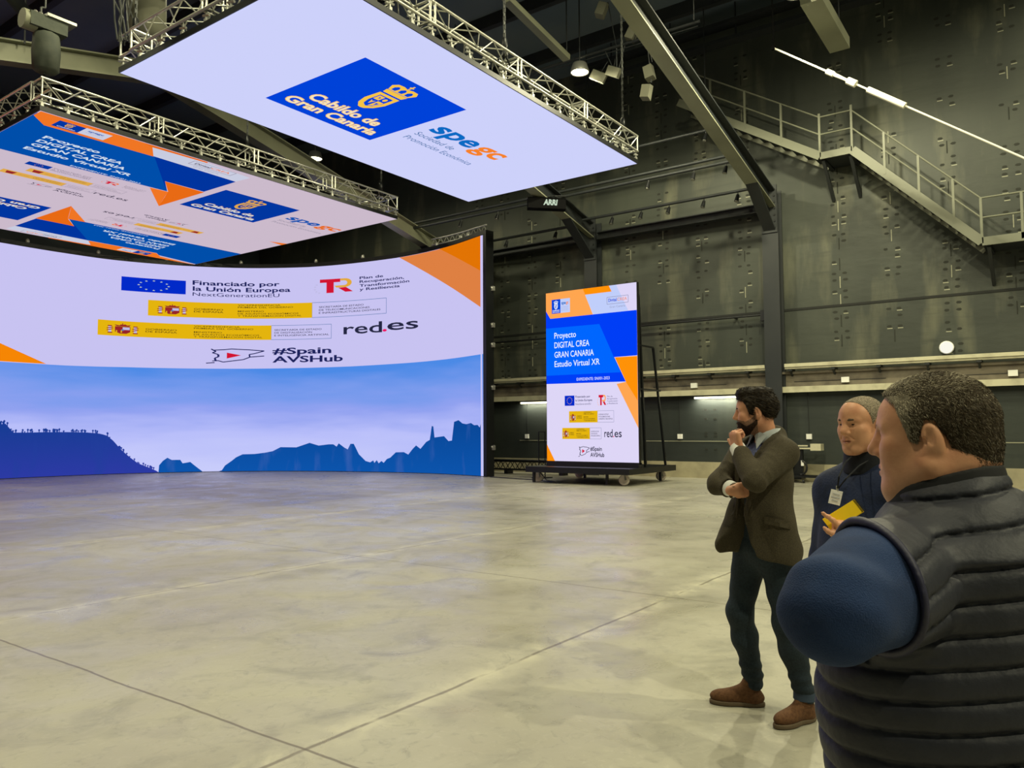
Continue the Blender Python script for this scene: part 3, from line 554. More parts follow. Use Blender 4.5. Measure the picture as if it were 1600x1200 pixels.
for z in (1.0, 3.1, 4.6, 5.3, 6.6):
    p = Vector(led_pt(S1+.14, z, -.2)); o = obj('clamp', MB().tube(p, p+Vector((.12, -.06, .04)), .06, 8).box(p.x+.02, p.x+.12, p.y-.1, p.y, p.z-.08, p.z+.08), 'aluminium_dull', led)
for s, z in [(20.6, .05), (23.0, .05), (25.4, .05), (31.3, .05), (33.4, .06), (36.9, .08), (38.2, .09), (38.6, .12), (28.2, .05)]:
    p = Vector(led_pt(s, topf(s)+.14, -.1)); obj('rigging_eye', MB().lathe([(.0, .0), (.07, .02), (.08, .1), (.05, .18), (0, .2)], p, (0, 0, 1), 8), 'aluminium_dull', led)
m = MB(); led_strip(m, lambda s: 0, lambda s: 8.2, -.9, -.85, cut[::4]); obj('back_brace', m, 'black_metal', led)
t = thing('rigging_rail', 'small black truss and clamps lying on top of the video wall end', 'truss', led_pt(38.2, 8.66, -.15))
m = MB()
for q in (8.67, 8.9): m.path([led_pt(s, q, -.16) for s in (36.6, 37.4, 38.2, 38.9, 39.6)], .03, 6)
for k in range(10): s = 36.6+.3*k; m.tube(led_pt(s, 8.67, -.16), led_pt(s+.15, 8.9, -.16), .015, 5).tube(led_pt(s+.15, 8.9, -.16), led_pt(s+.3, 8.67, -.16), .015, 5)
obj('truss', m, 'aluminium_dull', t)

# ---------------------------------------------------------------- hanging screens
ZP = 8.2
def truss(a, b, parent, w=.38):
    a = Vector(a); b = Vector(b); d = (b-a); L = d.length; d.normalize(); sx = d.cross(Vector((0, 0, 1))).normalized()
    off = [sx*w/2*i+Vector((0, 0, w/2*j)) for i, j in ((1, 1), (1, -1), (-1, -1), (-1, 1))]
    ch = MB()
    for o in off: ch.tube(a+o, b+o, .026, 8)
    t = obj('truss', ch, 'aluminium', parent)
    la = MB(); n = max(2, round(L/.42)); st = L/n
    for k in range(n):
        for q in range(4):
            o0, o1 = off[q], off[(q+1) % 4]
            if k % 2: o0, o1 = o1, o0
            la.tube(a+o0+d*st*k, a+o1+d*st*(k+1), .0125, 5, caps=False)
    nb = max(1, round(L/2.5))
    for k in range(nb+1):
        for e in ((-.06, .06) if 0 < k < nb else ((.03,) if k == 0 else (-.03,))):
            s_ = L*k/nb+e
            for q in range(4): la.tube(a+off[q]+d*s_, a+off[(q+1) % 4]+d*s_, .022, 6)
    obj('lacing', la, 'aluminium', t); return t
def hanging_screen(lab, x0, x1, y0, y1, canvas):
    t = thing('hanging_screen', lab, 'screen', ((x0+x1)/2, (y0+y1)/2, ZP), 'ceiling screens hanging from trusses')
    canvas.build('screen', lambda u, v, k: (u, -v, ZP-.003-.004*k), t)
    obj('panel_bank', MB().box(x0, x1, y0, y1, ZP, ZP+.1), 'black_metal', t)
    zt = ZP+.5; h = .19
    truss((x0, y0+h, zt), (x1, y0+h, zt), t); truss((x0, y1-h, zt), (x1, y1-h, zt), t)
    truss((x0+h, y0+.4, zt), (x0+h, y1-.4, zt), t); truss((x1-h, y0+.4, zt), (x1-h, y1-.4, zt), t)
    cl = None
    def spots():
        n = int((x1-x0)/.5)
        for k in range(n+1):
            for y in (y0+.04, y1-.06): yield (x0+.05+(x1-x0-.1)*k/n, y, 0)
        n = int((y1-y0)/.62)
        for k in range(1, n):
            yield (x0+.04, y0+(y1-y0)*k/n, 1); yield (x1-.06, y0+(y1-y0)*k/n, 1)
    meshes = {}
    for i, (x, y, o) in enumerate(sorted(spots(), key=lambda p: p[1])):
        if i > 98: break
        if o not in meshes:
            m = MB(); m.box(-.03, .03, -.03, .03, .1, .16).box(-.015, .015, -.015, .015, .14, .3)
            m.tube((-.09 if o == 0 else 0, 0 if o == 0 else -.09, .2), (.09 if o == 0 else 0, 0 if o == 0 else .09, .24), .022, 6); m.tube((0, 0, .27), (.0, .07, .33), .03, 6)
            me = bpy.data.meshes.new('clamp'); me.from_pydata(m.v, [], m.f); me.materials.append(MATS['aluminium_dull']); meshes[o] = me
        q = bpy.data.objects.new('clamp', meshes[o]); COL.objects.link(q); q.parent = t; q.location = (x-WL[t.name][0], y-WL[t.name][1], 0)
    return t
def island_arms(c, U, V, W, H, k, y, b):
    """crest of shield and crown; U, V map 0..1"""
    P = lambda pts: [(U(a), V(d)) for a, d in pts]
    c.poly(P([(.14, .6), (.12, .3), (.22, .12), (.4, .01), (.5, 0), (.6, .01), (.78, .12), (.88, .3), (.86, .6)]), y, k)
    c.poly(P([(.26, .54), (.26, .3), (.34, .16), (.5, .1), (.66, .16), (.74, .3), (.74, .54)]), b, k+1); c.poly(P([(.29, .52), (.29, .38), (.48, .38), (.48, .52)]), y, k+2); c.poly(P([(.52, .36), (.52, .14), (.64, .19), (.71, .3), (.71, .36)]), y, k+2)
    c.poly(P([(.34, .5), (.38, .42), (.44, .5), (.42, .46)]), b, k+3); c.disc(U(.6), V(.45), W*.06, H*.05, y, k+2, 8); c.poly(P([(.33, .34), (.42, .2), (.47, .34), (.4, .3)]), y, k+2); c.poly(P([(.56, .3), (.6, .2), (.66, .3)]), b, k+3)
    c.poly(P([(.16, .64), (.84, .64), (.88, .74), (.12, .74)]), y, k)
    c.poly(P([(.14, .75), (.86, .75), (.96, .88), (.86, .96), (.66, .97), (.5, .94), (.34, .97), (.14, .96), (.04, .88)]), y, k)
    for a in (.26, .5, .74): c.poly(P([(a-.07, .78), (a+.07, .78), (a+.09, .86), (a+.03, .91), (a-.03, .91), (a-.09, .86)]), b, k+1)
    c.line(P([(.5, .95), (.5, 1.08)]), W*.05, y, k); c.line(P([(.43, 1.02), (.57, 1.02)]), W*.05, y, k)
def cabildo(c, u0, u1, v0, v1, blue='cab_blue', yel='cab_yellow', tx='cab_text', k=1):
    W, H = u1-u0, v1-v0; c.rect(u0, v0, u1, v1, blue, k)
    U = lambda a: u0+W*(.37+.26*a); V = lambda b: v0+H*(.42+.5*b)
    island_arms(c, U, V, W*.26, H*.5, k+1, yel, blue)
    c.text('Cabildo de', u0+W*.16, u0+W*.82, v0+H*.24, H*.115, yel, k+1, .045); c.text('Cabildo de', u0+W*.165, u0+W*.815, v0+H*.243, H*.11, tx, k+2, .018)
    c.text('Gran Canaria', u0+W*.075, u0+W*.93, v0+H*.085, H*.115, yel, k+1, .045); c.text('Gran Canaria', u0+W*.08, u0+W*.925, v0+H*.088, H*.11, tx, k+2, .018)
def spegc(c, u0, u1, vb, xh, blue='spe_blue', org='spe_orange', grey='text_blue', sub=True):
    W = u1-u0; c.text('spe', u0, u0+W*.585, vb, xh*1.36, blue, 2, .028, .12); c.text('gc', u0+W*.61, u1, vb, xh*1.36, org, 2, .028, .12)
    if sub: c.text('Sociedad de', u0-.02, u0+W*.52, vb-xh*.98, xh*.46, grey, 2, .004); c.text('Promoción Económica', u0-.02, u0+W*.96, vb-xh*1.78, xh*.46, grey, 2, .004)
c = Canvas(); c.rect(7.12, -14.0, 17.25, -8.62, 'white_top', 0)
cabildo(c, 9.37, 12.18, -12.76, -9.94); spegc(c, 12.5, 14.9, -11.28, .42)
hanging_screen('larger white hanging screen with the blue crest square, nearest overhead', 7.1, 17.27, 8.6, 14.02, c)
# the farther one
c = Canvas(); c.rect(7.02, -28.0, 17.36, -16.97, 'white_side', 0)
def poster_half(c, full):
    xl = 7.02 if not full else 5.44
    c.poly([(7.03 if not full else xl, -16.97), (9.41, -16.97), (9.83, -17.66), (7.4, -17.7), (7.12, -17.4), (7.03, -17.3)], 'p2_orange', 3)
    c.poly([(9.2, -16.97), (10.82, -16.97), (10.87, -17.05), (9.44, -17.1)], 'p2_orange_b', 3)
    c.poly([(9.44, -17.09), (10.87, -17.06), (12.2, -17.2), (12.15, -17.76), (9.81, -17.66)], 'p2_lilac', 1)
    c.poly([(xl, -17.1), (7.16, -17.44), (7.4, -17.71), (9.83, -17.66), (12.16, -17.77), (12.15, -19.21), (11.02, -19.21), (11.53, -19.98), (xl, -20.03)], 'p2_navy', 1)
    c.poly([(xl, -17.1), (7.16, -17.44), (7.4, -17.71), (9.86, -17.67), (11.5, -19.96), (xl, -20.01)], 'p2_blue', 2)
    c.poly([(11.02, -19.21), (12.18, -19.24), (12.15, -21.48), (11.56, -19.98)], 'p2_orange_b', 2); c.poly([(11.05, -20.01), (11.56, -19.98), (11.75, -20.48), (12.15, -21.48)], 'p2_orange', 3)
    for s_, u0, u1, v in (('Proyecto', 7.7, 8.94, -18.5), ('DIGITAL CREA', 7.71, 9.65, -18.84), ('GRAN CANARIA', 7.73, 9.9, -19.18), ('Estudio Virtual XR', 7.73, 10.24, -19.54)): c.text(s_, u0, u1, v, .2, 'p2_text', 3, .03)
    c.text('EXPEDIENTE: SNI/01-2023', 8.95, 10.72, -19.93, .09, 'p2_text', 3, .01)
    c.rect(7.48, -17.56, 8.02, -17.14, 'p2_cab', 4); c.rect(8.02, -17.56, 8.58, -17.12, 'p2_lilac', 4); island_arms(c, lambda a: 7.64+.2*a, lambda b: -17.42+.24*b, .2, .24, 5, 'p2_gold', 'p2_cab')
    c.text('Cabildo', 7.56, 7.94, -17.5, .05, 'p2_text', 5, .03); c.text('spegc', 8.12, 8.46, -17.3, .09, 'p2_spe', 5, .03); c.text('Sociedad de Promoción', 8.12, 8.5, -17.4, .03, 'p2_grey', 5)
    c.frame(10.6, -17.45, 11.76, -17.16, .02, 'p2_grey', 2); c.text('Digital', 10.7, 11.12, -17.36, .12, 'p2_ink', 3, .02); c.text('CREA', 11.14, 11.66, -17.36, .12, 'p2_orange', 3, .01); c.text('Gran Canaria', 10.8, 11.5, -17.58, .07, 'p2_grey', 3)
    c.rect(8.22, -20.66, 8.76, -20.38, 'p2_cab', 2)
    for q in range(12): c.star(8.49+.09*math.sin(q*math.pi/6), -20.52+.09*math.cos(q*math.pi/6), .015, .015, 'p2_gold', 3)
    for s_, v in (('Financiado por', -20.46), ('la Unión Europea', -20.56), ('NextGenerationEU', -20.66)): c.text(s_, 8.81, 9.75, v, .065, 'p2_ink', 3)
    for u0, u1, ue, v0, v1, tt in ((8.46, 10.0, 10.9, -21.21, -20.89, T1), (8.07, 9.58, 10.35, -21.78, -21.46, T2)):
        c.rect(u0, v0, u1, v1, 'p2_gold', 2); c.poly([(u0+.14, v0+.05), (u0+.3, v0+.05), (u0+.34, v0+.26), (u0+.1, v0+.26)], 'crest_red', 3); c.frame(u1, v0, ue, v1, .012, 'p2_grey', 2)
        c.text('GOBIERNO DE ESPAÑA', u0+.4, u0+.66, v0+.14, .03, 'ink2', 3)
        for q, s_ in enumerate(('VICEPRESIDENCIA PRIMERA', 'DEL GOBIERNO', 'MINISTERIO DE ASUNTOS')): c.text(s_, u0+.75, u0+1.4, v0+.23-.07*q, .035, 'ink2', 3)
        for q, (s_, l_) in enumerate(tt): c.text(s_, u1+.07, u1+.07+(ue-u1-.12)*l_, v0+.22-.08*q, .035, 'p2_ink', 3)
    tr_logo(c, 10.08, 10.44, -20.6, -20.36, 'red', 'p2_orange', 3)
    for q, s_ in enumerate(('Plan de', 'Recuperación,', 'Transformación', 'y Resiliencia')): c.text(s_, 10.6, 11.17-.1*(q % 2), -20.42-.06*q, .035, 'p2_ink', 3)
    c.text('red.es', 10.4, 11.32, -21.76, .24, 'p2_ink', 3, .01)
    spain_map(c, 8.95, 9.5, -22.3, -22.02, .015, 'p2_ink', 'red'); c.text('#Spain', 9.6, 10.25, -22.15, .12, 'p2_ink', 3, .02); c.text('AVSHub', 9.6, 10.4, -22.34, .12, 'p2_ink', 3, .02)
    cabildo(c, 12.41, 14.9, -20.84, -18.57, 'p2_cab', 'p2_gold', 'p2_text', 2); spegc(c, 15.2, 17.2, -19.66, .36, 'p2_spe', 'p2_orange_b', 'p2_grey')
poster_half(c, False)
d = Canvas(); poster_half(d, True); n0 = len(c.v)
CU, CV = 11.39, -22.49
for f, m_ in zip(d.f, d.m):
    o = len(c.v); P = [(2*CU-d.v[i][0], 2*CV-d.v[i][1], d.v[i][2]) for i in f]
    if min(p[0] for p in P) < 7.02: P = [(max(p[0], 7.02), p[1], p[2]) for p in P]
    if len(set(P)) < 3 or max(p[0] for p in P) <= 7.03: continue
    c.v += P; c.f.append(tuple(range(o, o+len(P)))); c.m.append(c.mi(d.mats[m_]))
c.poly([(16.75, -22.5), (17.36, -22.3), (17.36, -22.62)], 'p2_orange', 1)
hanging_screen('farther hanging screen covered in posters, tucked inside the curve of the video wall', 7.0, 17.38, 16.95, 28.02, c)
# chain hoists
def hoist(lab, x, y, big=False, zt=14.9, zm=10.2):
    t = thing('chain_hoist', lab, 'chain hoist', (x, y, ZP+.9), 'chain hoists carrying the hanging screens')
    m = MB(); z = ZP+.72; k = 0; zb = zm if big else zt
    obj('shackle', MB().lathe([(.03, 0), (.07, .04), (.07, .12), (.03, .18)], (x, y, ZP+.66), (0, 0, 1), 10).path([(x-.2, y, ZP+.55), (x, y, ZP+.8), (x+.2, y, ZP+.55)], .02, 6), 'black_metal', t)
    while z < zb:
        if k % 2: m.box(x-.026, x+.026, y-.009, y+.009, z, z+.1)
        else: m.box(x-.009, x+.009, y-.026, y+.026, z, z+.1)
        z += .085; k += 1
    obj('chain', m, 'chain_stil' if False else 'chain_steel', t)
    if not big:
        obj('hook_block', MB().lathe([(0, 0), (.05, .02), (.06, .1), (.05, .22), (.02, .26)], (x, y, ZP+.82), (0, 0, 1), 10), 'black_metal', t); return
    m = MB(); m.lathe([(.0, -.42), (.2, -.41), (.25, -.37), (.27, 0), (.25, .36), (.2, .4), (0, .41)], (x+.02, y, zm+.42), (0, 0, 1), 10)
    obj('cloth_bag', m, 'hoist_cover', t)
    M = Matrix.Translation((x+.05, y, zm+.98)); obj('motor', MB().box(-.42, .3, -.2, .2, -.14, .14, 0, M), 'hoist_cover', t); obj('motor_lid', MB().box(-.12, .46, -.24, .24, .14, .2, 0, M), 'aluminium_dull', t)
    obj('motor_cap', MB().tube((x-.46, y, zm+.98), (x-.2, y, zm+.98), .2, 12), 'steel_olive', t)
    m = MB(); m.path([(x-.1, y, zm+1.1), (x-.1, y, zm+1.35), (x, y+.05, zm+1.4), (x, y, 14.95)], .02, 6); obj('suspension', m, 'chain_steel', t)
    for q in range(4): obj('shackle', MB().lathe([(.02, 0), (.05, .03), (.03, .07)], (x-.2+.1*q, y-.02, zm+1.2), (0, 1, .3), 8), 'aluminium', t)
hoist('big motor hoist in a dark cover above the corner of the poster covered screen', 7.15, 17.15, True, zm=9.1)
for x, lab in [(12.05, 'thin chain hoist in the middle of the near truss of the poster covered screen'), (16.85, 'thin chain hoist at the far right end of the poster covered screen')]: hoist(lab, x, 17.14)
for x, lab in [(11.95, 'thin chain hoist in the middle of the front truss of the larger white screen'), (16.85, 'thin chain hoist near the right tip of the larger white screen'), (7.3, 'thin chain hoist over the hidden front corner of the larger white screen')]: hoist(lab, x, 8.79)
hoist('chain hoist hanging at the left corner of the larger white screen, beside loose cables', 7.3, 13.83)
m = MB(); rc = random.Random(8)
for k in range(9):
    a0 = rc.uniform(-.25, .25); P = [(7.15+a0*.5+rc.uniform(-.05, .05), 13.9+rc.uniform(-.12, .12), ZP+.55+.001)] + [(7.15+a0*(.5+.1*q)+rc.uniform(-.06, .06), 13.9+rc.uniform(-.1, .1)+.06*q, ZP+.55+.42*q) for q in range(1, 6)] + [(7.6, 14.6, 14.6)]; m.path(P, .016, 5)
tag(obj('cable_bundle', m, 'chain_steel', None, (7.2, 13.9, ZP+.55)), 'loose bundle of grey cables dropping onto the left corner of the larger white screen', 'cables')
t = thing('cloth_bag', 'grey cloth cable bag hanging under the roof beside the loose cables', 'bag', (8.2, 15.1, 10.0))
obj('bag', MB().lathe([(0, -.7), (.3, -.66), (.38, -.5), (.36, .6), (.26, .9), (.1, 1.0)], (8.2, 15.1, 10.3), (0, 0, 1), 10), 'grey_cloth', t); obj('strap', MB().tube((8.2, 15.1, 11.2), (8.2, 15.1, 14.7), .025, 6), 'steel_dark', t)
t = thing('roof_duct', 'dark slanting pipe crossing above the big motor hoist', 'pipe', (6.5, 18, 11.3)); obj('pipe', MB().tube((3.5, 14.2, 10.6), (9.6, 22.5, 12.2), .16, 10), 'steel_dark', t)
for k in range(2): obj('drop_rod', MB().tube((5+3*k, 16.3+4*k, 11), (5+3*k, 16.3+4*k, 14.7), .02, 6), 'steel_dark', t)
# soft light on the pipe
t = thing('soft_light', 'black soft light box with white lettering hung at the tip of the larger white screen', 'studio light', (21.2, 13.9, 9.0))
DIRL = Vector((.66, -.75, -.02)).normalized(); NL = Vector((-.75, -.66, 0)); o0 = Vector((20.75, 14.35, 9.03))
P = [o0, o0+DIRL*1.25]; m = MB().bar(P[0], P[1], .3, .34); obj('housing', m, 'matte_black', t)
m = MB().bar(P[0]+Vector((0, 0, .17)), P[1]+Vector((0, 0, .17)), .34, .02).bar(P[0]+Vector((0, 0, -.17)), P[1]+Vector((0, 0, -.17)), .34, .02); obj('edge_trim', m, 'matte_black', t)
side = DIRL.cross(Vector((0, 0, 1))); side = side if side.dot(-o0) > 0 else -side
c = Canvas(); c.text('ARRI', .5, .95, -.06, .17, 'star', 1, .05, .15)
right = DIRL
c.build('lettering', lambda u, v, k: tuple(o0+right*u+Vector((0, 0, v))+side*.156), t)
obj('yoke', MB().path([tuple(P[0]+Vector((0, 0, .17))), (21.6, 13.9, 9.4), tuple(P[1]+Vector((0, 0, .17)))], .03, 6).tube((21.6, 13.9, 9.4), (22, 13.6, 9.44), .03, 6), 'steel_black', t)

# ---------------------------------------------------------------- portrait screen on wheels
t = thing('portrait_screen', 'tall portrait screen with the blue project poster on a wheeled black platform', 'screen', (21.3, 12.1, 0))
c = Canvas(); W_, B_, T_ = 3.17, .65, 5.92
c.rect(0, B_, W_, T_, 'white_post', 0)
c.poly([(1.43, 5.73), (2.35, 5.73), (2.27, 5.91), (2.5, 5.92), (2.9, 5.1), (1.72, 5.1)], 'post_lilac', 1)
c.poly([(0, 5.92), (1.38, 5.92), (1.4, 5.8), (1.7, 5.1), (.16, 5.1), (0, 5.35)], 'post_orange', 1); c.poly([(1.36, 5.92), (2.26, 5.92), (2.35, 5.73), (1.43, 5.73)], 'post_orange_b', 2)
c.poly([(.16, 5.1), (W_, 5.1), (W_, 3.77), (2.41, 3.76), (2.78, 3.02), (0, 3.05), (0, 5.35)], 'post_blue', 1); c.poly([(0, 4.8), (1.92, 4.79), (2.4, 3.76), (2.62, 3.3), (0, 3.31)], 'post_light', 2)
c.poly([(2.43, 3.75), (W_, 3.75), (W_, 2.43), (2.79, 3.01)], 'post_orange_b', 2); c.poly([(2.48, 2.96), (2.79, 3.01), (W_, 2.43), (W_, 1.65)], 'post_orange', 1); c.poly([(0, 1.16), (.29, B_), (0, B_)], 'post_orange_b', 1)
c.rect(.22, 5.25, .54, 5.69, 'cab_blue', 2); c.rect(.54, 5.25, .89, 5.69, 'post_lilac', 2); island_arms(c, lambda a: .29+.18*a, lambda b: 5.38+.26*b, .18, .26, 3, 'post_text', 'cab_blue')
c.text('CABILDO', .25, .51, 5.325, .035, 'post_text', 3, .03); c.text('GRAN CANARIA', .25, .51, 5.275, .03, 'post_text', 3, .02); c.text('spe', .58, .74, 5.52, .09, 'spe_blue', 3, .03); c.text('gc', .75, .84, 5.52, .09, 'spe_orange', 3, .03)
for q, s_ in enumerate(('Sociedad de', 'Promoción', 'Económica')): c.text(s_, .58, .82, 5.42-.05*q, .025, 'post_grey', 3)
c.frame(2.19, 5.36, 2.9, 5.57, .015, 'post_grey', 2); c.text('Digital', 2.24, 2.52, 5.43, .09, 'cab_blue', 3, .02); c.text('CREA', 2.54, 2.86, 5.43, .09, 'spe_orange', 3); c.text('Gran Canaria', 2.28, 2.8, 5.24, .06, 'post_grey', 3)
for s_, u1, v in (('Proyecto', 1.1, 4.46), ('DIGITAL CREA', 1.57, 4.16), ('GRAN CANARIA', 1.72, 3.86), ('Estudio Virtual XR', 1.92, 3.57)): c.text(s_, .31, u1, v, .18, 'post_text', 3, .008)
c.text('EXPEDIENTE: SNI/01-2023', 1.11, 2.25, 3.11, .085, 'post_text', 3, 0)
c.rect(.67, 2.35, 1.02, 2.66, 'eu_blue', 2)
for q in range(12): c.star(.845+.09*math.sin(q*math.pi/6), 2.505+.1*math.cos(q*math.pi/6), .018, .018, 'bar_yellow', 3)
c.text('Financiado por', 1.06, 1.58, 2.59, .06, 'navy', 3, .015); c.text('la Unión Europea', 1.06, 1.65, 2.48, .06, 'navy', 3, .015); c.text('NextGenerationEU', 1.06, 1.6, 2.37, .05, 'navy', 3)
tr_logo(c, 1.87, 2.12, 2.34, 2.65, 'red', 'post_orange', 3)
for q, s_ in enumerate(('Plan de', 'Recuperación,', 'Transformación', 'y Resiliencia')): c.text(s_, 2.16, 2.34+.17*(q > 0), 2.58-.07*q, .04, 'navy', 3)
gov_bar(c, .82, 1.82, 2.37, 1.83, 2.18, (.86, 1.06, 1.88, 2.1), (1.1, 1.28), (1.34, 1.76), (1.86, 2.33), T1); gov_bar(c, .57, 1.55, 1.94, 1.33, 1.67, (.6, .8, 1.38, 1.6), (.83, 1.0), (1.08, 1.5), (1.59, 1.91), T2)
c.text('red', 2.05, 2.33, 1.39, .23, 'ink', 3, .01); c.text('.', 2.345, 2.375, 1.39, .23, 'pink_dot', 3, .01); c.text('es', 2.39, 2.63, 1.39, .23, 'ink', 3, .01)
spain_map(c, 1.14, 1.54, .78, 1.12, .016, 'ink', 'red'); c.text('#Spain', 1.56, 1.96, .98, .12, 'ink', 3, .02); c.text('AVSHub', 1.56, 2.04, .8, .12, 'ink', 3, .02)
XS = 20.5
c.build('screen', lambda u, v, k: (XS-.003-.004*k, 13.49-u, v), t)
obj('panel_bank', MB().box(XS, XS+.14, 10.31, 13.5, .6, 5.93), 'black_plastic', t)
PX0, PX1, PY0, PY1 = 19.75, 22.9, 10.25, 13.8
m = MB(); m.box(PX0, PX1, PY0, PY1, .33, .5); obj('platform', m, 'black_metal', t); obj('foot_rail', MB().box(XS-.04, XS+.18, 10.31, 13.5, .5, .64), 'black_plastic', t)
for y in (10.42, 11.4, 12.4, 13.4): obj('upright', MB().box(XS+.16, XS+.26, y-.05, y+.05, .5, 5.8), 'black_metal', t); obj('upright', MB().bar((XS+.3, y, 5.6), (XS+.62, y, .5), .07, .07), 'black_metal', t)
for y in (10.42, 13.4): obj('back_brace', MB().bar((22.5, y, .5), (21.75, y, 4.1), .06, .06), 'black_metal', t); obj('back_brace', MB().bar((21.75, y, 4.1), (XS+.26, y, 4.1), .05, .05).bar((22.2, y, 2.8), (XS+.3, y, 2.8), .05, .05), 'black_metal', t)
m = MB()
for z in (5.7, 4.4, 3.0, 1.6): m.box(XS+.18, XS+.25, 10.42, 13.4, z-.03, z+.03)
obj('cross_rails', m, 'black_metal', t)
for x in (PX0+.45, PX1-.25):
    for y in (PY0+.4, PY1-.18):
        w_ = MB(); w_.lathe([(.0, -.035), (.07, -.04), (.13, -.035), (.155, -.02), (.16, 0), (.155, .02), (.13, .035), (.07, .04), (0, .035)], (x, y, .162), (.9, .43, 0), 18); o = obj('wheel', w_, 'wheel_grey', t)
        obj('fork', MB().box(x-.05, x+.05, y-.06, y+.06, .3, .335).bar((x, y, .33), (x+.04, y+.07, .16), .03, .05).bar((x, y, .33), (x-.04, y-.07, .16), .03, .05), 'aluminium_dull', o)
for x, y in ((PX0+.35, PY0+.9), (PX0+.1, PY1-.25), (PX1-.6, PY0+.25), (PX1-.6, PY1-.6)): obj('jack_leg', MB().box(x-.035, x+.035, y-.035, y+.035, .02, .33), 'black_metal', t)
m = MB(); m.path([(PX0+.3, PY1-.3, .34), (PX0+.1, PY1-.7, .1), (PX0+.3, PY1-1.1, .02), (PX0+1, PY1+.2, .012), (PX0+1.6, PY1+2.6, .012)], .016, 6); tag(obj('power_cable', m, 'black_plastic', None, (PX0+.3, PY1-.3, .01)), 'black power cable trailing from the wheeled platform towards the video wall', 'cable')
t = thing('barrier_stand', 'thin black metal stand just left of the portrait screen', 'stand', (21.9, 14.6, 0))
obj('frame', MB().path([(21.9, 14.75, .02), (21.9, 14.75, 1.55), (21.9, 14.5, 1.55), (21.9, 14.5, .02)], .02, 6), 'black_metal', t); obj('foot', MB().box(21.6, 22.2, 14.4, 14.85, 0, .03), 'black_metal', t)
t = thing('floor_truss', 'low black truss lying along the floor between the video wall and the portrait screen', 'truss', (23.5, 17, 0))
m = MB()
for z in (.16, .46):
    for x in (23.4, 23.65): m.tube((x, 14.6, z), (x, 20, z), .03, 6)
k = 14.6
while k < 19.8:
    for x in (23.4, 23.65): m.tube((x, k, .16), (x, k+.22, .46), .015, 5).tube((x, k+.22, .46), (x, k+.44, .16), .015, 5)
    k += .44
obj('truss', m, 'black_metal', t); obj('deck', MB().box(23.3, 23.75, 14.6, 20, .48, .52), 'black_metal', t)
for y in (14.8, 17.2, 19.7): obj('foot', MB().box(23.35, 23.7, y-.08, y+.08, 0, .15), 'black_metal', t)
# lifting trolley
x, y = 24.2, 6.85
t = thing('lifting_trolley', 'black lifting trolley with a pale top tray parked against the concrete plinth', 'trolley', (x, y, 0))
obj('tray', MB().box(x-.16, x+.16, y-.62, y+.4, 1.0, 1.04).box(x-.16, x-.13, y-.3, y+.4, 1.08, 1.12), 'rail_cream', t); obj('tray_box', MB().box(x-.17, x+.17, y-.68, y-.38, .96, 1.16), 'rail_cream', t)
obj('mast', MB().box(x-.06, x+.06, y-.12, y+.18, .2, 1.0), 'black_metal', t)
obj('winch_handle', MB().path([(x-.08, y-.05, .25)]+[(x-.1, y-.05+.2*math.sin(a)*-1, .45+.22*-math.cos(a)) for a in [i*.35 for i in range(9)]], .03, 6), 'black_plastic', t); obj('winch', MB().lathe([(0, -.08), (.13, -.08), (.13, .08), (0, .08)], (x-.1, y+.25, .5), (1, 0, 0), 12), 'black_plastic', t)
obj('label_plate', MB().box(x-.1, x-.065, y-.16, y-.08, .5, .66), 'white_plastic', t)
m = MB()
for yy in (-.72, .3): m.box(x-.3, x+.2, y+yy, y+yy+.06, .06, .22)
m.box(x-.3, x-.24, y-.72, y+.36, .16, .22).box(x+.14, x+.2, y-.72, y+.36, .16, .22).box(x-.25, x+.2, y-.12, y+.18, .1, .22); obj('base', m, 'black_metal', t)
for yy in (-.69, -.2, .33): obj('castor', MB().tube((x-.27, y+yy-.02, .05), (x-.27, y+yy+.04, .05), .05, 10), 'black_plastic', t)
# ---------------------------------------------------------------- people: sculpted surfaces
def at(px, py, t): return CAM + (FW + RT*((px-800)/FPX) - UP*((py-600)/FPX))*t
def az(deg): return Vector((math.cos(R(deg)), math.sin(R(deg)), 0))
def axis(lo, hi, h, fl=None, fh=None, hf=None):
    if fl is None: return np.arange(lo, hi, h, dtype=np.float32)
    fl = max(fl, lo); fh = min(fh, hi)
    return np.r_[np.arange(lo, fl, h), np.arange(fl, fh, hf), np.arange(fh, hi, h)].astype(np.float32)
class Frame:
    """a body or head frame: x to the person's right, y forward, z up"""
    def __init__(s, o, fwd, up=(0, 0, 1), sc=1.0):
        s.o = Vector(o); s.y = Vector(fwd).normalized(); u = Vector(up); s.x = s.y.cross(u).normalized(); s.z = s.x.cross(s.y); s.sc = sc
    def p(s, x, y, z): return s.o + (s.x*x + s.y*y + s.z*z)*s.sc
    def loc(s, X, Y, Z):
        a, b, c = X-s.o.x, Y-s.o.y, Z-s.o.z
        return [(a*v.x+b*v.y+c*v.z)/s.sc for v in (s.x, s.y, s.z)]
    def rot(s): return [s.x, s.y, s.z]
ID = [Vector((1, 0, 0)), Vector((0, 1, 0)), Vector((0, 0, 1))]
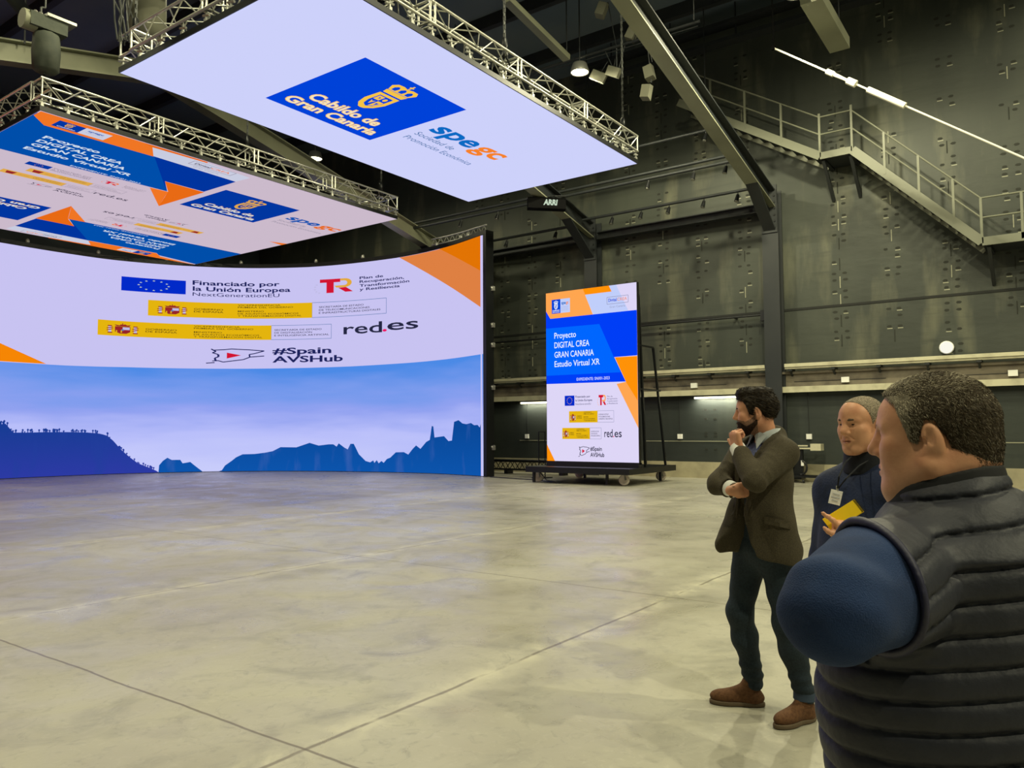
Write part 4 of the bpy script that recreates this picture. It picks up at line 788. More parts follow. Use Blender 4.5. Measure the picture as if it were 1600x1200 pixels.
class Fld:
    def __init__(s, lo, hi, h, fine=None, hf=None):
        lo = Vector(lo); hi = Vector(hi)
        s.ax = [axis(lo[i], hi[i], h, *( (fine[0][i], fine[1][i], hf) if fine else ())) for i in range(3)]
        s.F = np.full([len(a) for a in s.ax], 5.0, np.float32)
    def sl(s, c, r):
        out = []
        for i in range(3):
            a = s.ax[i]; i0 = max(0, int(np.searchsorted(a, c[i]-r[i]))-1); i1 = min(len(a), int(np.searchsorted(a, c[i]+r[i]))+1)
            if i1 <= i0: return None
            out.append(slice(i0, i1))
        return tuple(out)
    def pts(s, q): return s.ax[0][q[0]][:, None, None], s.ax[1][q[1]][None, :, None], s.ax[2][q[2]][None, None, :]
    def put(s, q, d, k, op):
        A = s.F[q]
        if op == 'add':
            if k > 0: h = np.maximum(k-np.abs(A-d), 0)/k; s.F[q] = np.minimum(A, d)-h*h*k*.25
            else: s.F[q] = np.minimum(A, d)
        elif op == 'sub':
            d = -d
            if k > 0: h = np.maximum(k-np.abs(A-d), 0)/k; s.F[q] = np.maximum(A, d)+h*h*k*.25
            else: s.F[q] = np.maximum(A, d)
    def cap(s, a, b, ra, rb=None, k=.02, op='add'):
        rb = ra if rb is None else rb; a = Vector(a); b = Vector(b); m = (a+b)/2; rm = max(ra, rb)+k+.03
        q = s.sl(m, [abs(a[i]-b[i])/2+rm for i in range(3)])
        if q is None: return s
        X, Y, Z = s.pts(q); d = b-a; L2 = max(d.length_squared, 1e-9)
        t = np.clip(((X-a.x)*d.x+(Y-a.y)*d.y+(Z-a.z)*d.z)/L2, 0, 1)
        D = np.sqrt((X-a.x-t*d.x)**2+(Y-a.y-t*d.y)**2+(Z-a.z-t*d.z)**2)-(ra+(rb-ra)*t)
        s.put(q, D, k, op); return s
    def chain(s, P, rs, k=.02, op='add'):
        for i in range(len(P)-1): s.cap(P[i], P[i+1], rs[i], rs[i+1], k, op)
        return s
    def ell(s, c, r, rot=ID, k=.02, op='add'):
        c = Vector(c); rm = max(r)+k+.03; q = s.sl(c, [rm]*3)
        if q is None: return s
        X, Y, Z = s.pts(q); X = X-c.x; Y = Y-c.y; Z = Z-c.z
        U = [X*v.x+Y*v.y+Z*v.z for v in rot]
        k0 = np.sqrt(sum((u/ri)**2 for u, ri in zip(U, r))); k1 = np.sqrt(sum((u/(ri*ri))**2 for u, ri in zip(U, r)))+1e-6
        s.put(q, k0*(k0-1)/k1, k, op); return s
    def box(s, c, h, rd=.005, rot=ID, k=.01, op='add'):
        c = Vector(c); rm = math.sqrt(sum(x*x for x in h))+k+.03; q = s.sl(c, [rm]*3)
        if q is None: return s
        X, Y, Z = s.pts(q); X = X-c.x; Y = Y-c.y; Z = Z-c.z
        U = [np.abs(X*v.x+Y*v.y+Z*v.z)-(hh-rd) for v, hh in zip(rot, h)]
        D = np.sqrt(sum(np.maximum(u, 0)**2 for u in U))+np.minimum(np.maximum(np.maximum(U[0], U[1]), U[2]), 0)-rd
        s.put(q, D, k, op); return s
    def all(s): return s.pts((slice(None),)*3)
    def mesh(s):
        F = s.F; ax = s.ax; I = F < 0
        n = [d-1 for d in F.shape]
        S = np.zeros(n, np.int8)
        for i in (0, 1):
            for j in (0, 1):
                for k in (0, 1): S += I[i:n[0]+i, j:n[1]+j, k:n[2]+k]
        act = (S > 0) & (S < 8); del S
        ci, cj, ck = np.nonzero(act); N = len(ci)
        idx = np.full(n, -1, np.int32); idx[ci, cj, ck] = np.arange(N)
        off = [(i, j, k) for i in (0, 1) for j in (0, 1) for k in (0, 1)]
        V = np.stack([F[ci+i, cj+j, ck+k] for i, j, k in off], 1)
        Pc = np.stack([np.stack([ax[0][ci+i], ax[1][cj+j], ax[2][ck+k]], 1) for i, j, k in off], 1)
        acc = np.zeros((N, 3)); cnt = np.zeros(N)
        for a in range(8):
            for b in range(a+1, 8):
                if sum(x != y for x, y in zip(off[a], off[b])) != 1: continue
                f0, f1 = V[:, a], V[:, b]; m = (f0 < 0) != (f1 < 0)
                t = np.where(m, f0/np.where(m, f0-f1, 1), 0)[:, None]
                acc += np.where(m[:, None], Pc[:, a]+t*(Pc[:, b]-Pc[:, a]), 0); cnt += m
        acc /= cnt[:, None]
        Q = []
        for A in range(3):
            B, C = (A+1) % 3, (A+2) % 3
            s0 = [slice(1, -1)]*3; s0[A] = slice(0, -1); s1 = list(s0); s1[A] = slice(1, None)
            a0 = I[tuple(s0)]; a1 = I[tuple(s1)]; e = np.nonzero(a0 != a1); o = a0[e]
            e = list(e); e[B] = e[B]+1; e[C] = e[C]+1
            def cell(db, dc):
                g = list(e); g[B] = g[B]+db; g[C] = g[C]+dc; return idx[tuple(g)]
            q = np.stack([cell(-1, -1), cell(0, -1), cell(0, 0), cell(-1, 0)], 1)
            q[~o] = q[~o][:, ::-1]; Q.append(q)
        return acc, np.concatenate(Q)
def relax(V, Q, n=1, lam=.5):
    for _ in range(n):
        S = np.zeros_like(V); c = np.zeros(len(V))
        for a in range(4):
            np.add.at(S, Q[:, a], V[Q[:, (a+1) % 4]]+V[Q[:, (a+3) % 4]]); np.add.at(c, Q[:, a], 2)
        V = V+lam*(S/np.maximum(c, 1)[:, None]-V)
    return V
def skin_obj(name, fld, mats, parent, pick=None, smooth=1):
    V, Q = fld.mesh(); V = relax(V, Q, smooth); loc = WL[parent.name]
    me = bpy.data.meshes.new(name); me.from_pydata((V-np.array(loc)).tolist(), [], Q.tolist())
    for m in (mats if isinstance(mats, (list, tuple)) else [mats]): me.materials.append(MATS[m])
    if pick is not None:
        C = V[Q].mean(1); me.polygons.foreach_set('material_index', pick(C).astype(np.int32))
    me.polygons.foreach_set('use_smooth', np.ones(len(Q), bool)); me.update()
    return fin(bpy.data.objects.new(name, me), loc, parent)
def head(f, H, fat=0.0, beard=False, neck=None, nr=.058):
    k = .02; r = H.rot(); s = H.sc; P = H.p
    def e(c, rr, kk=k, op='add'): f.ell(P(*c), [x*s for x in rr], r, kk*s, op)
    def c(a, b, ra, rb, kk=k, op='add'): f.cap(P(*a), P(*b), ra*s, rb*s, kk*s, op)
    e((0, -.012, .034), (.077, .099, .087)); e((0, .03, .035), (.066, .066, .066), .03)
    e((0, .03, -.04), (.058+fat*.6, .06, .07), .03)
    for q in (-1, 1):
        c((q*(.05+fat), -.005, -.055), (q*.03, .06, -.094), .024+fat, .018+fat*.6, .03); e((q*.043, .058, -.014), (.024, .024, .02), .025)
        e((q*.034, .052, -.042), (.027, .032, .034), .03)
        c((q*.012, .088, .026), (q*.046, .072, .025), .0095, .009, .014)
        e((q*.033, .0985, .009), (.018, .014, .011), .012, 'sub')
        e((q*.032, .0745, .0095), (.0165, .0145, .0145), .004); e((q*.032, .092, .0085), (.0138, .0088, .0032), .002, 'sub')
    c((-.012, .072, -.1), (.012, .072, -.1), .021+fat*.4, .021+fat*.4, .02)
    c((0, .09, .02), (0, .113, -.02), .0075, .0115, .012); c((0, .09, .015), (0, .1, -.017), .011, .015, .012)
    for q in (-1, 1): e((q*.0125, .098, -.027), (.0085, .0105, .008), .006); e((q*.006, .104, -.034), (.004, .005, .003), .003, 'sub')
    e((0, .083, -.055), (.03, .016, .026), .015)
    for q in (-1, 1): c((q*.021, .099, -.036), (q*.033, .088, -.052), .0022, .0016, .008, 'sub')
    for q in (-1, 1): c((0, .099, -.0555), (q*.022, .086, -.0605), .0052, .0036, .005); c((0, .0965, -.0675), (q*.02, .086, -.064), .0066, .004, .006)
    e((0, .1, -.0615), (.024, .012, .0016), .002, 'sub')
    for q in (-1, 1):
        rr = [r[0], (r[1]*math.cos(.25)-r[2]*math.sin(.25)*1), (r[2]*math.cos(.25)+r[1]*math.sin(.25))]
        f.ell(P(q*.0815, -.016, -.002), [.009*s, .0185*s, .032*s], rr, .008*s); f.ell(P(q*.078, -.01, -.026), [.007*s, .011*s, .013*s], r, .008*s)
        f.ell(P(q*.0925, -.0125, .003), [.0085*s, .0095*s, .019*s], rr, .003*s, 'sub'); f.ell(P(q*.084, -.003, -.006), [.005*s, .004*s, .008*s], rr, .003*s, 'sub'); f.cap(P(q*.087, -.02, .02), P(q*.087, -.022, -.012), .0022*s, .002*s, .003*s)
    if neck is not None: f.cap(P(0, -.03, -.05), neck, nr*s, (nr+.006)*s, .035*s)
def hand(f, wrist, fwd, nrm, side, curls, thumb=(.5, .3, .2), k=.006, sc=1.0, spread=.02):
    """nrm points out of the palm; side +1 puts the thumb on the fwd x nrm side"""
    y = Vector(fwd).normalized(); n = Vector(nrm); n = (n-y*n.dot(y)).normalized(); x = y.cross(n)*side
    w = Vector(wrist); f.cap(w-y*.03, w+y*.01, .027*sc, .026*sc, .02)
    f.box(w+y*.052*sc, [.04*sc, .046*sc, .014*sc], .013*sc, [x, y, n], .02); f.cap(w+y*.012, w+y*.03+x*.026*sc, .02*sc, .018*sc, .015)
    L = [(.034, .094, .070, .0086), (.0115, .099, .078, .0088), (-.0115, .096, .073, .0084), (-.032, .087, .058, .0075)]
    for (ox, oy, ln, rd), cu in zip(L, curls):
        p = w+x*ox*sc+y*oy*sc; a = 0; f.cap(w+x*ox*.8*sc+y*.05*sc, p, .0095*sc, rd*1.12*sc, .012)
        for q, (fr, c_) in enumerate(zip((.46, .3, .24), cu)):
            a += c_; d = (y*math.cos(a)+n*math.sin(a)+x*ox*spread*20*(math.cos(a) if q == 0 else 0)).normalized(); p2 = p+d*ln*fr*sc
            f.cap(p, p2, rd*(1-.06*q)*sc, rd*(.94-.08*q)*sc, k*.5); p = p2
    p = w+x*.03*sc+y*.025*sc+n*.008*sc; d = (x*thumb[0]+y*thumb[1]+n*thumb[2]).normalized(); d2 = (d+y*.5+n*.15).normalized()
    f.cap(w+y*.015+x*.012*sc, p, .017*sc, .0135*sc, .012); f.cap(p, p+d*.034*sc, .0125*sc, .0105*sc, k); f.cap(p+d*.034*sc, p+d*.034*sc+d2*.03*sc, .0102*sc, .0085*sc, k*.5)
FIST = [(1.3, 1.6, .9)]*4; EASY = [(.35, .45, .3), (.4, .5, .3), (.45, .55, .35), (.5, .6, .4)]
def hair_shell(H, grow, lines, h, cutf=None, lump=.0, seed=0, fore=0):
    P0 = H.o; f = Fld([P0[i]-.17*H.sc for i in range(3)], [P0[i]+.19*H.sc for i in range(3)], h); s = H.sc; r = H.rot()
    f.ell(H.p(0, -.012, .034), [(.077+grow)*s, (.099+grow)*s, (.087+grow)*s], r, 0); f.ell(H.p(0, .03, .035), [(.066+grow)*s]*3, r, .03*s)
    X, Y, Z = f.all(); x, y, z = H.loc(X, Y, Z)
    if lump:
        g = np.random.default_rng(seed); n = 0
        for _ in range(14):
            d = g.normal(size=3); d /= np.linalg.norm(d); n = n+np.sin((x*d[0]+y*d[1]+z*d[2])*g.uniform(90, 260)+g.uniform(0, 6))
        f.F -= (lump*s/4*n).astype(np.float32)
    yy, zz = zip(*lines); hl = np.interp(y, yy, zz)
    D = (hl-z)*s*.8+np.abs(x)*0
    kk = .006*s; A = f.F; hh = np.maximum(kk-np.abs(A-D), 0)/kk; f.F = (np.maximum(A, D)+hh*hh*kk*.25).astype(np.float32)
    if cutf is not None: f.F = np.maximum(f.F, cutf(x, y, z)*s).astype(np.float32)
    return f
def strands(name, parent, fld, H, n, length, width, mats, dirf, pick, seed):
    V, Q = fld.mesh(); g = np.random.default_rng(seed); loc = np.array(WL[parent.name])
    a = V[Q[:, 0]]; nn = np.cross(V[Q[:, 2]]-a, V[Q[:, 3]]-V[Q[:, 1]]); ar = np.linalg.norm(nn, axis=1)+1e-12; nn = nn/ar[:, None]
    ii = g.choice(len(Q), n, p=ar/ar.sum()); w4 = g.dirichlet([1]*4, n)
    P = (V[Q[ii]]*w4[:, :, None]).sum(1); Nn = nn[ii]
    X, Y, Z = [(P-np.array(H.o)) @ np.array(v)/H.sc for v in H.rot()]
    D = dirf(X, Y, Z, Nn, g); D /= np.linalg.norm(D, axis=1)[:, None]+1e-9
    L = length*g.uniform(.6, 1.15, n)[:, None]; side = np.cross(D, Nn+g.normal(size=(n, 3))*.4); side /= np.linalg.norm(side, axis=1)[:, None]+1e-9
    p0 = P-Nn*min(.002, .12*length); D = D-Nn*(D*Nn).sum(1)[:, None]*.8; p1 = p0+(Nn*.42+D*.8)*L*.5; p2 = p1+(Nn*.08+D)*L*.5; w = width/2
    VV = np.stack([p0-side*w, p0+side*w, p1+side*w*.9, p1-side*w*.9, p2], 1).reshape(-1, 3)-loc
    F = []; M = []; mi = pick(X, Y, Z, g)
    for i in range(n): o = 5*i; F += [(o, o+1, o+2, o+3), (o+3, o+2, o+4)]; M += [int(mi[i])]*2
    me = bpy.data.meshes.new(name); me.from_pydata(VV.tolist(), [], F)
    for m in mats: me.materials.append(MATS[m])
    me.polygons.foreach_set('material_index', M); me.update(); return tag(fin(bpy.data.objects.new(name, me), tuple(loc), parent), kind='stuff')
def folds(x, y, z, amp, seed=1, fr=40):
    g = np.random.default_rng(seed); n = 0
    for i in range(6):
        d = g.normal(size=3); d /= np.linalg.norm(d); n = n+np.sin((x*d[0]+y*d[1]+z*d[2])*fr*g.uniform(.5, 1.5)+g.uniform(0, 6))
    return amp*n/2.5
def bodyf(B, z0, z1, r=.5): return B.o+Vector((-r, -r, z0)), B.o+Vector((r, r, z1))
def eyes(H, parent):
    s = H.sc
    for q in (-1, 1):
        m = MB(); c = H.p(q*.032, .0748, .009); R_ = .0124*s
        n = 14
        ax = (H.y+H.x*q*.05).normalized(); m.lathe([(R_*math.sin(math.pi*i/n), -R_*math.cos(math.pi*i/n)) for i in range(n+1)], c, ax, 16)
        o = obj('eye', m, 'eye_white', parent); obj('iris', MB().lathe([(0, .0012), (.0032, .0009), (.0062, -.0002), (.0064, -.0015)], c+ax*R_*.93, ax, 14), 'iris_dark', o)
for a_ in [('skin_tan', (214, 158, 122), .48, 0, (26, (200, 140, 106), .4, .7), (140, .04)), ('skin_pink', (206, 150, 118), .5, 0, (30, (194, 134, 104), .4, .7), (140, .04)), ('lip', (198, 136, 110), .5), ('stubble', (150, 114, 92), .7, 0, (150, (116, 88, 72), .4, .6)),
           ('hair_black', (34, 28, 22), .45, 0, (60, (52, 44, 34), .45, .7)), ('hair_brown', (76, 66, 52), .75), ('hair_grey', (128, 120, 104), .7), ('hair_light', (184, 174, 150), .7), ('hair_mix', (60, 52, 42), .85, 0, (330, (112, 104, 88), .5, .68), (400, .5)), ('hair_crop', (164, 150, 130), .8, 0, (170, (130, 120, 104), .42, .62), (250, .5)), ('beard_dark', (40, 30, 24), .8, 0, (160, (70, 52, 42), .45, .65), (220, .5)),
           ('eye_white', (178, 168, 156), .35), ('iris_dark', (40, 28, 20), .2), ('brow_brown', (92, 74, 58), .8), ('blazer_tweed', (70, 63, 46), .9, 0, (220, (54, 48, 35), .4, .6), (300, .25)), ('shirt_blue', (104, 112, 150), .8, 0, (90, (90, 98, 136), .4, .6)), ('collar_pale', (176, 182, 184), .8), ('cuff_white', (222, 222, 216), .7),
           ('jeans', (30, 44, 54), .85, 0, (90, (22, 34, 44), .4, .65), (200, .15)), ('jeans_pale', (52, 66, 84), .85), ('suede', (98, 66, 40), .9, 0, (60, (78, 50, 30), .4, .7), (160, .2)), ('sole', (92, 78, 60), .8), ('jacket_navy', (24, 38, 72), .75, 0, (30, (18, 30, 58), .4, .7), (120, .15)), ('collar_black', (14, 18, 28), .7), ('trousers_dark', (30, 32, 38), .85),
           ('knit_blue', (25, 48, 88), .95, 0, (12, (20, 40, 76), .4, .7), (420, .35)), ('gilet', (38, 40, 50), .6, 0, (14, (33, 35, 45), .4, .65), (46, .14)), ('gilet_trim', (34, 34, 58), .6), ('gilet_collar', (24, 25, 28), .8), ('note_yellow', (240, 200, 12), .5), ('paper', (228, 224, 208), .7), ('badge_white', (244, 244, 242), .4), ('badge_print', (198, 202, 206), .6), ('wire', (18, 20, 26), .9)]:
    mat(a_[0], a_[1], a_[2], *a_[3:], spec=.12 if 'hair' in a_[0] or 'beard' in a_[0] else .4)
# ---------------------------------------------------------------- person in the brown blazer
def brows(H, parent, m_, r):
    f = Fld([H.o[i]-.14 for i in range(3)], [H.o[i]+.14 for i in range(3)], .002)
    for q in (-1, 1): f.chain([H.p(q*.013, .0955, .026), H.p(q*.025, .094, .0295), H.p(q*.037, .0875, .029), H.p(q*.047, .0765, .0245)], [r*.9*H.sc, r*H.sc, r*.85*H.sc, r*.4*H.sc], .002)
    skin_obj('eyebrows', f, m_, parent)
def probe(f, p0, p1, n=240):
    P = np.array([Vector(p0).lerp(Vector(p1), k/n) for k in range(n+1)]); ix = [np.clip(np.searchsorted(f.ax[i], P[:, i]), 0, len(f.ax[i])-1) for i in range(3)]
    v = f.F[ix[0], ix[1], ix[2]] < 0; k = int(np.argmax(v)) if v.any() else n
    return Vector(P[k])
def sheet(name, rows, nrm, th, m_, parent):
    """thin cloth piece through a grid of surface points"""
    nr, nc = len(rows), len(rows[0]); P = [p+nrm*th for r_ in rows for p in r_]+[p-nrm*th for r_ in rows for p in r_]; N = nr*nc
    F = [(i*nc+j, i*nc+j+1, (i+1)*nc+j+1, (i+1)*nc+j) for i in range(nr-1) for j in range(nc-1)]; F += [tuple(a+N for a in q[::-1]) for q in F]
    e = [(0, j) for j in range(nc)]+[(i, nc-1) for i in range(1, nr)]+[(nr-1, j) for j in range(nc-2, -1, -1)]+[(i, 0) for i in range(nr-2, 0, -1)]
    for a, b in zip(e, e[1:]+e[:1]): F.append((b[0]*nc+b[1], a[0]*nc+a[1], a[0]*nc+a[1]+N, b[0]*nc+b[1]+N))
    return obj(name, MB().add(P, F, 0, False), m_, parent)
def leg(f, hip, knee, ank, r0, r1, r2, k=.03): f.cap(hip, knee, r0, r1, k); f.cap(knee, knee+(ank-knee)*.35, r1, r1*.98, k); f.cap(knee+(ank-knee)*.35, ank, r1*.98, r2, k)
def shoe(parent, heel, toe, zs=1.0, mats=('suede', 'sole'), label=None):
    d = (toe-heel); d.z = 0; L = d.length; y = d.normalized(); x = y.cross(Vector((0, 0, 1))); r = [x, y, Vector((0, 0, 1))]
    h = Vector((heel.x, heel.y, 0)); f = Fld(h+y*L/2+Vector((-.24, -.24, -.02)), h+y*L/2+Vector((.24, .24, .22)), .006)
    f.ell(h+y*L*.72+Vector((0, 0, .045)), [.047, L*.29, .042], r, .02); f.ell(h+y*L*.3+Vector((0, 0, .05)), [.04, L*.31, .05], r, .03); f.cap(h+y*.06+Vector((0, 0, .05)), h+y*.075+Vector((0, 0, .135)), .042, .046, .03); f.cap(h+y*.1+Vector((0, 0, .1)), h+y*L*.62+Vector((0, 0, .06)), .035, .03, .03)
    f.F = np.maximum(f.F, (.02-f.all()[2])).astype(np.float32); o = skin_obj('shoe', f, mats[0], parent)
    f = Fld(h+y*L/2+Vector((-.24, -.24, -.02)), h+y*L/2+Vector((.24, .24, .06)), .005)
    f.ell(h+y*L*.7+Vector((0, 0, .014)), [.052, L*.32, .08], r, .02); f.ell(h+y*L*.28+Vector((0, 0, .014)), [.042, L*.3, .08], r, .02); Z = f.all()[2]; f.F = np.maximum(np.maximum(f.F, Z-.026), .001-Z).astype(np.float32)
    skin_obj('sole', f, mats[1], o); la = MB()
    for q in range(3): p = h+y*(L*.42+.022*q)+Vector((0, 0, .112-.014*q)); la.tube(p-x*.022, p+x*.022, .004, 5)
    obj('laces', la, mats[1], o); return o
def man_blazer():
    t = thing('person', 'dark haired bearded person in a brown blazer, hand to chin, standing further off', 'person', (4.55, 1.5, 0))
    A = lambda x, y, d: at(x, y, d)
    nb = A(1199, 683, 4.43); ls = A(1224, 709, 4.29); rs = A(1163, 707, 4.56); le = A(1179, 751, 4.14); lw = A(1154, 703, 4.34); re_ = A(1124, 757, 4.43); rw = A(1148, 766, 4.3)
    lh = A(1213, 868, 4.36); rh = A(1172, 868, 4.5); lk = A(1229, 975, 4.31); rk = A(1156, 958, 4.52); la_ = A(1258, 1086, 4.33); ra = A(1178, 1064, 4.58)
    H = Frame(A(1181, 645, 4.43), az(104)+Vector((0, 0, -.06)), (0, 0, 1), 1.04); B = Frame((nb.x, nb.y, 0), az(140))
    wc = A(1192, 800, 4.42); hc = A(1194, 862, 4.42)
    lo, hi = Vector((4.55-.6, 1.5-.6, .02)), Vector((4.55+.6, 1.5+.75, 1.92))
    f = Fld(lo, hi, .011, ([H.o[i]-.15 for i in range(3)], [H.o[i]+.15 for i in range(3)]), .003)
    head(f, H, .0, neck=nb+Vector((0, 0, -.02)), nr=.055)
    f.cap(ls, rs, .06, .06, .04); f.ell((nb+wc)/2+Vector((0, 0, -.02)), [.15, .1, .18], B.rot(), .05); f.ell(wc, [.14, .1, .16], B.rot(), .05); f.ell(hc+Vector((0, 0, .04)), [.15, .11, .12], B.rot(), .05)
    for a, b, c in ((ls, le, lw), (rs, re_, rw)): f.cap(a, b, .048, .04, .03); f.cap(b, c, .04, .03, .03)
    leg(f, lh, lk, la_, .07, .048, .036); leg(f, rh, rk, ra, .07, .048, .036)
    vr = az(18.6); imr = az(-71.4)
    hand(f, lw+Vector((0, 0, -.008)), Vector((0, 0, 1))-imr*.2, vr*.55+imr*.85, 1, [(1.45, 1.5, .9), (1.4, 1.5, .9), (1.4, 1.5, .9), (1.4, 1.5, .9)], (1.0, .6, -.1), sc=1.1)
    hand(f, rw, imr*.8+Vector((0, 0, .05))+vr*.6, vr*.8-imr*.6, -1, EASY, (.2, .9, .1))
    skin_obj('body', f, ['skin_pink', 'lip', 'stubble'], t, lambda C: lips(C, H, True))
    # hair, beard, brows
    lines = [(-.14, -.05), (-.085, -.062), (-.055, -.05), (-.035, .0), (-.012, .035), (.0, .03), (.012, -.012), (.03, -.008), (.042, .04), (.06, .068), (.09, .078), (.12, .082)]
    hs = hair_shell(H, .009, lines, .004, lump=.0012, seed=3)
    hs.ell(H.p(0, .06, .108), [.058, .04, .026], H.rot(), .03); hs.ell(H.p(0, -.01, .11), [.06, .08, .026], H.rot(), .03)
    skin_obj('hair', hs, 'hair_black', t)
    def dirf(x, y, z, n, g): return np.array(-H.y)[None, :]*1.0+np.array(H.z)[None, :]*np.where((z > .09) & (y > .03), .5, -.4)[:, None]+g.normal(size=n.shape)*.16
    strands('hair_strands', t, hs, H, 4500, .032, .0026, ['hair_black', 'hair_brown'], dirf, lambda x, y, z, g: (g.random(len(x)) < .12).astype(int), 4)
    b = Fld([H.o[i]-.16 for i in range(3)], [H.o[i]+.16 for i in range(3)], .004); head(b, H, .0); b.F -= .0035
    X, Y, Z = b.all(); x, y, z = H.loc(X, Y, Z); hl = np.interp(y, [-.02, .0, .02, .05, .07, .085, .12], [-.035, -.04, -.056, -.07, -.056, -.043, -.042])
    D = np.maximum((z-hl), (-.012-y)+np.clip(-z-.06, 0, 1)*.9); lipd = .008-np.sqrt((x/2.6)**2+(z+.0615)**2+(y-.095)**2*.2); b.F = np.maximum(np.maximum(b.F, D), lipd*.6).astype(np.float32); skin_obj('beard', b, 'beard_dark', t)
    brows(H, t, 'hair_black', .0052); eyes(H, t)
    # shirt
    f = Fld(lo+Vector((0, 0, .8)), hi, .008); chest = (nb+wc)/2+Vector((0, 0, -.01))
    f.cap(ls, rs, .066, .066, .04); f.ell(chest, [.168, .118, .19], B.rot(), .05); f.ell(wc, [.16, .115, .2], B.rot(), .05); f.ell(hc+Vector((0, 0, .06)), [.155, .115, .14], B.rot(), .05)
    X, Y, Z = f.all(); f.F = np.maximum(f.F, Z-(nb.z-.0)).astype(np.float32); skin_obj('shirt', f, ['shirt_blue', 'jeans'], t, lambda C: (C[:, 2] < 1.3).astype(int))
    # collar
    m = MB(); cN = nb+Vector((0, 0, .0)); n = 20
    for ring in range(1):
        P = []
        for i in range(n+1):
            a = math.pi*(.5+.12)+2*math.pi*(1-.12)*i/n
            for rr_, zz in ((.068, .06), (.074, .062), (.092, .004), (.086, .0)):
                P.append(cN+B.x*rr_*math.cos(a)*1.02+B.y*rr_*math.sin(a)*1.05+Vector((0, 0, zz-.012-.03*max(0, math.sin(a)))))
        F = [(i*4+j, i*4+(j+1) % 4, (i+1)*4+(j+1) % 4, (i+1)*4+j) for i in range(n) for j in range(4)]; m.add(P, F, 0, True)
    for q in (-1, 1): p = cN+B.y*.075+Vector((0, 0, .0)); m.add([p+B.x*q*.03+Vector((0, 0, .035)), p+B.x*q*.085+Vector((0, 0, .01))-B.y*.02, p+B.x*q*.055+Vector((0, 0, -.065))+B.y*.03, p+B.x*q*.01+Vector((0, 0, .01))+B.y*.01], [(0, 1, 2, 3)])
    obj('shirt_collar', m, 'collar_pale', t)
    # blazer
    f = Fld(lo+Vector((0, 0, .75)), hi, .0065)
    f.cap(ls, rs, .078, .078, .05); f.ell(chest+Vector((0, 0, .0)), [.188, .138, .2], B.rot(), .06); f.ell(wc+Vector((0, 0, .02)), [.178, .138, .24], B.rot(), .06)
    f.ell(hc+Vector((0, 0, .05)), [.195, .155, .22], B.rot(), .08); f.ell(hc+Vector((0, 0, -.06)), [.2, .165, .2], B.rot(), .06)
    f.cap(nb+Vector((0, 0, -.0))-B.y*.03, (ls+rs)/2-B.y*.02, .07, .1, .06)
    f.cap(wc+B.x*.12+B.y*.06, A(1133, 850, 4.42), .07, .06, .08); f.cap(wc-B.x*.1, A(1226, 860, 4.3), .09, .085, .08)
    for q in (ls, rs): f.cap(nb+Vector((0, 0, -.015))-B.y*.03, q, .062, .075, .04)
    X, Y, Z = f.all(); bx, by, bz = B.loc(X, Y, Z)
    hem = .895+.018*np.clip((by-.05)/.1, -1, 1)+.1*np.clip((.12-np.abs(bx-.0))/.12, 0, 1)**2*(by > .05)
    f.F = np.maximum(f.F, hem-Z).astype(np.float32)
    wv = np.interp(Z, [.85, .93, 1.02, 1.12, 1.22, 1.34, 1.46, 1.54], [.10, .085, .05, .022, .03, .05, .066, .08])
    op = np.maximum(np.abs(bx+.0)-wv, .03-by); D = -op; kk = .012; hh = np.maximum(kk-np.abs(f.F-D), 0)/kk; f.F = (np.maximum(f.F, D)+hh*hh*kk*.25).astype(np.float32)
    lap = (np.abs(bx) < wv+.055) & (np.abs(bx) > wv-.004) & (by > .0) & (Z > 1.13) & (Z < 1.5); f.F = np.where(lap, f.F-.006, f.F).astype(np.float32)
    LROWS = []
    for q in (-1, 1):
        rows = []
        for k in range(15):
            z_ = 1.49-.4*k/14; w0 = float(np.interp(z_, [.85, .93, 1.02, 1.12, 1.22, 1.34, 1.46, 1.54], [.10, .085, .05, .022, .03, .05, .066, .08]))+.004
            wd = .05 if k < 4 else (.075 if k < 6 else .075*(1-(k-6)/9)+.008); rows.append([probe(f, B.p(q*(w0+wd*c_/3), .4, z_), B.p(q*(w0+wd*c_/3), -.02, z_)) for c_ in range(4)])
        LROWS.append(rows)
    for a, b_, c_ in ((ls, le, lw), (rs, re_, rw)):
        f.cap(a, b_, .078, .066, .03); e_ = b_+(c_-b_)*.8; f.cap(b_, e_, .066, .055, .02)
    for (c_, d_) in ((lw, lw-le), (rw, rw-re_)):
        d_ = d_.normalized(); f.F = np.where(((X-c_.x)**2+(Y-c_.y)**2+(Z-c_.z)**2 < .01) & ((X-c_.x)*d_.x+(Y-c_.y)*d_.y+(Z-c_.z)*d_.z > -.052), np.maximum(f.F, .001), f.F).astype(np.float32)
    # creases around the bent elbows
    for a_, e_, c_, sd in ((ls, le, lw, 3), (rs, re_, rw, 4)):
        wq = folds(X, Y, Z, .018, sd, 20)
        for p_, r_ in ((a_, .2), (c_, .16)):
            u = (p_-e_).normalized(); tt = (X-e_.x)*u.x+(Y-e_.y)*u.y+(Z-e_.z)*u.z+wq; d2 = np.sqrt(np.maximum((X-e_.x)**2+(Y-e_.y)**2+(Z-e_.z)**2-tt*tt, 0))
            wgt = np.clip(1-np.abs(tt-.07)/r_, 0, 1)*np.clip((.16-d2)/.06, 0, 1)*(tt > -.04); f.F += (wgt*.0075*np.clip(.6+folds(X, Y, Z, .5, sd+5, 24), 0, 1.2)*np.abs(np.sin(tt*math.pi/.058))**.7).astype(np.float32)
    f.F += folds(X, Y, Z, .0035, 5, 38).astype(np.float32)
    bl = skin_obj('blazer', f, 'blazer_tweed', t)
    for rows in LROWS:
        sheet('lapel', rows, B.y, .007, 'blazer_tweed', bl)
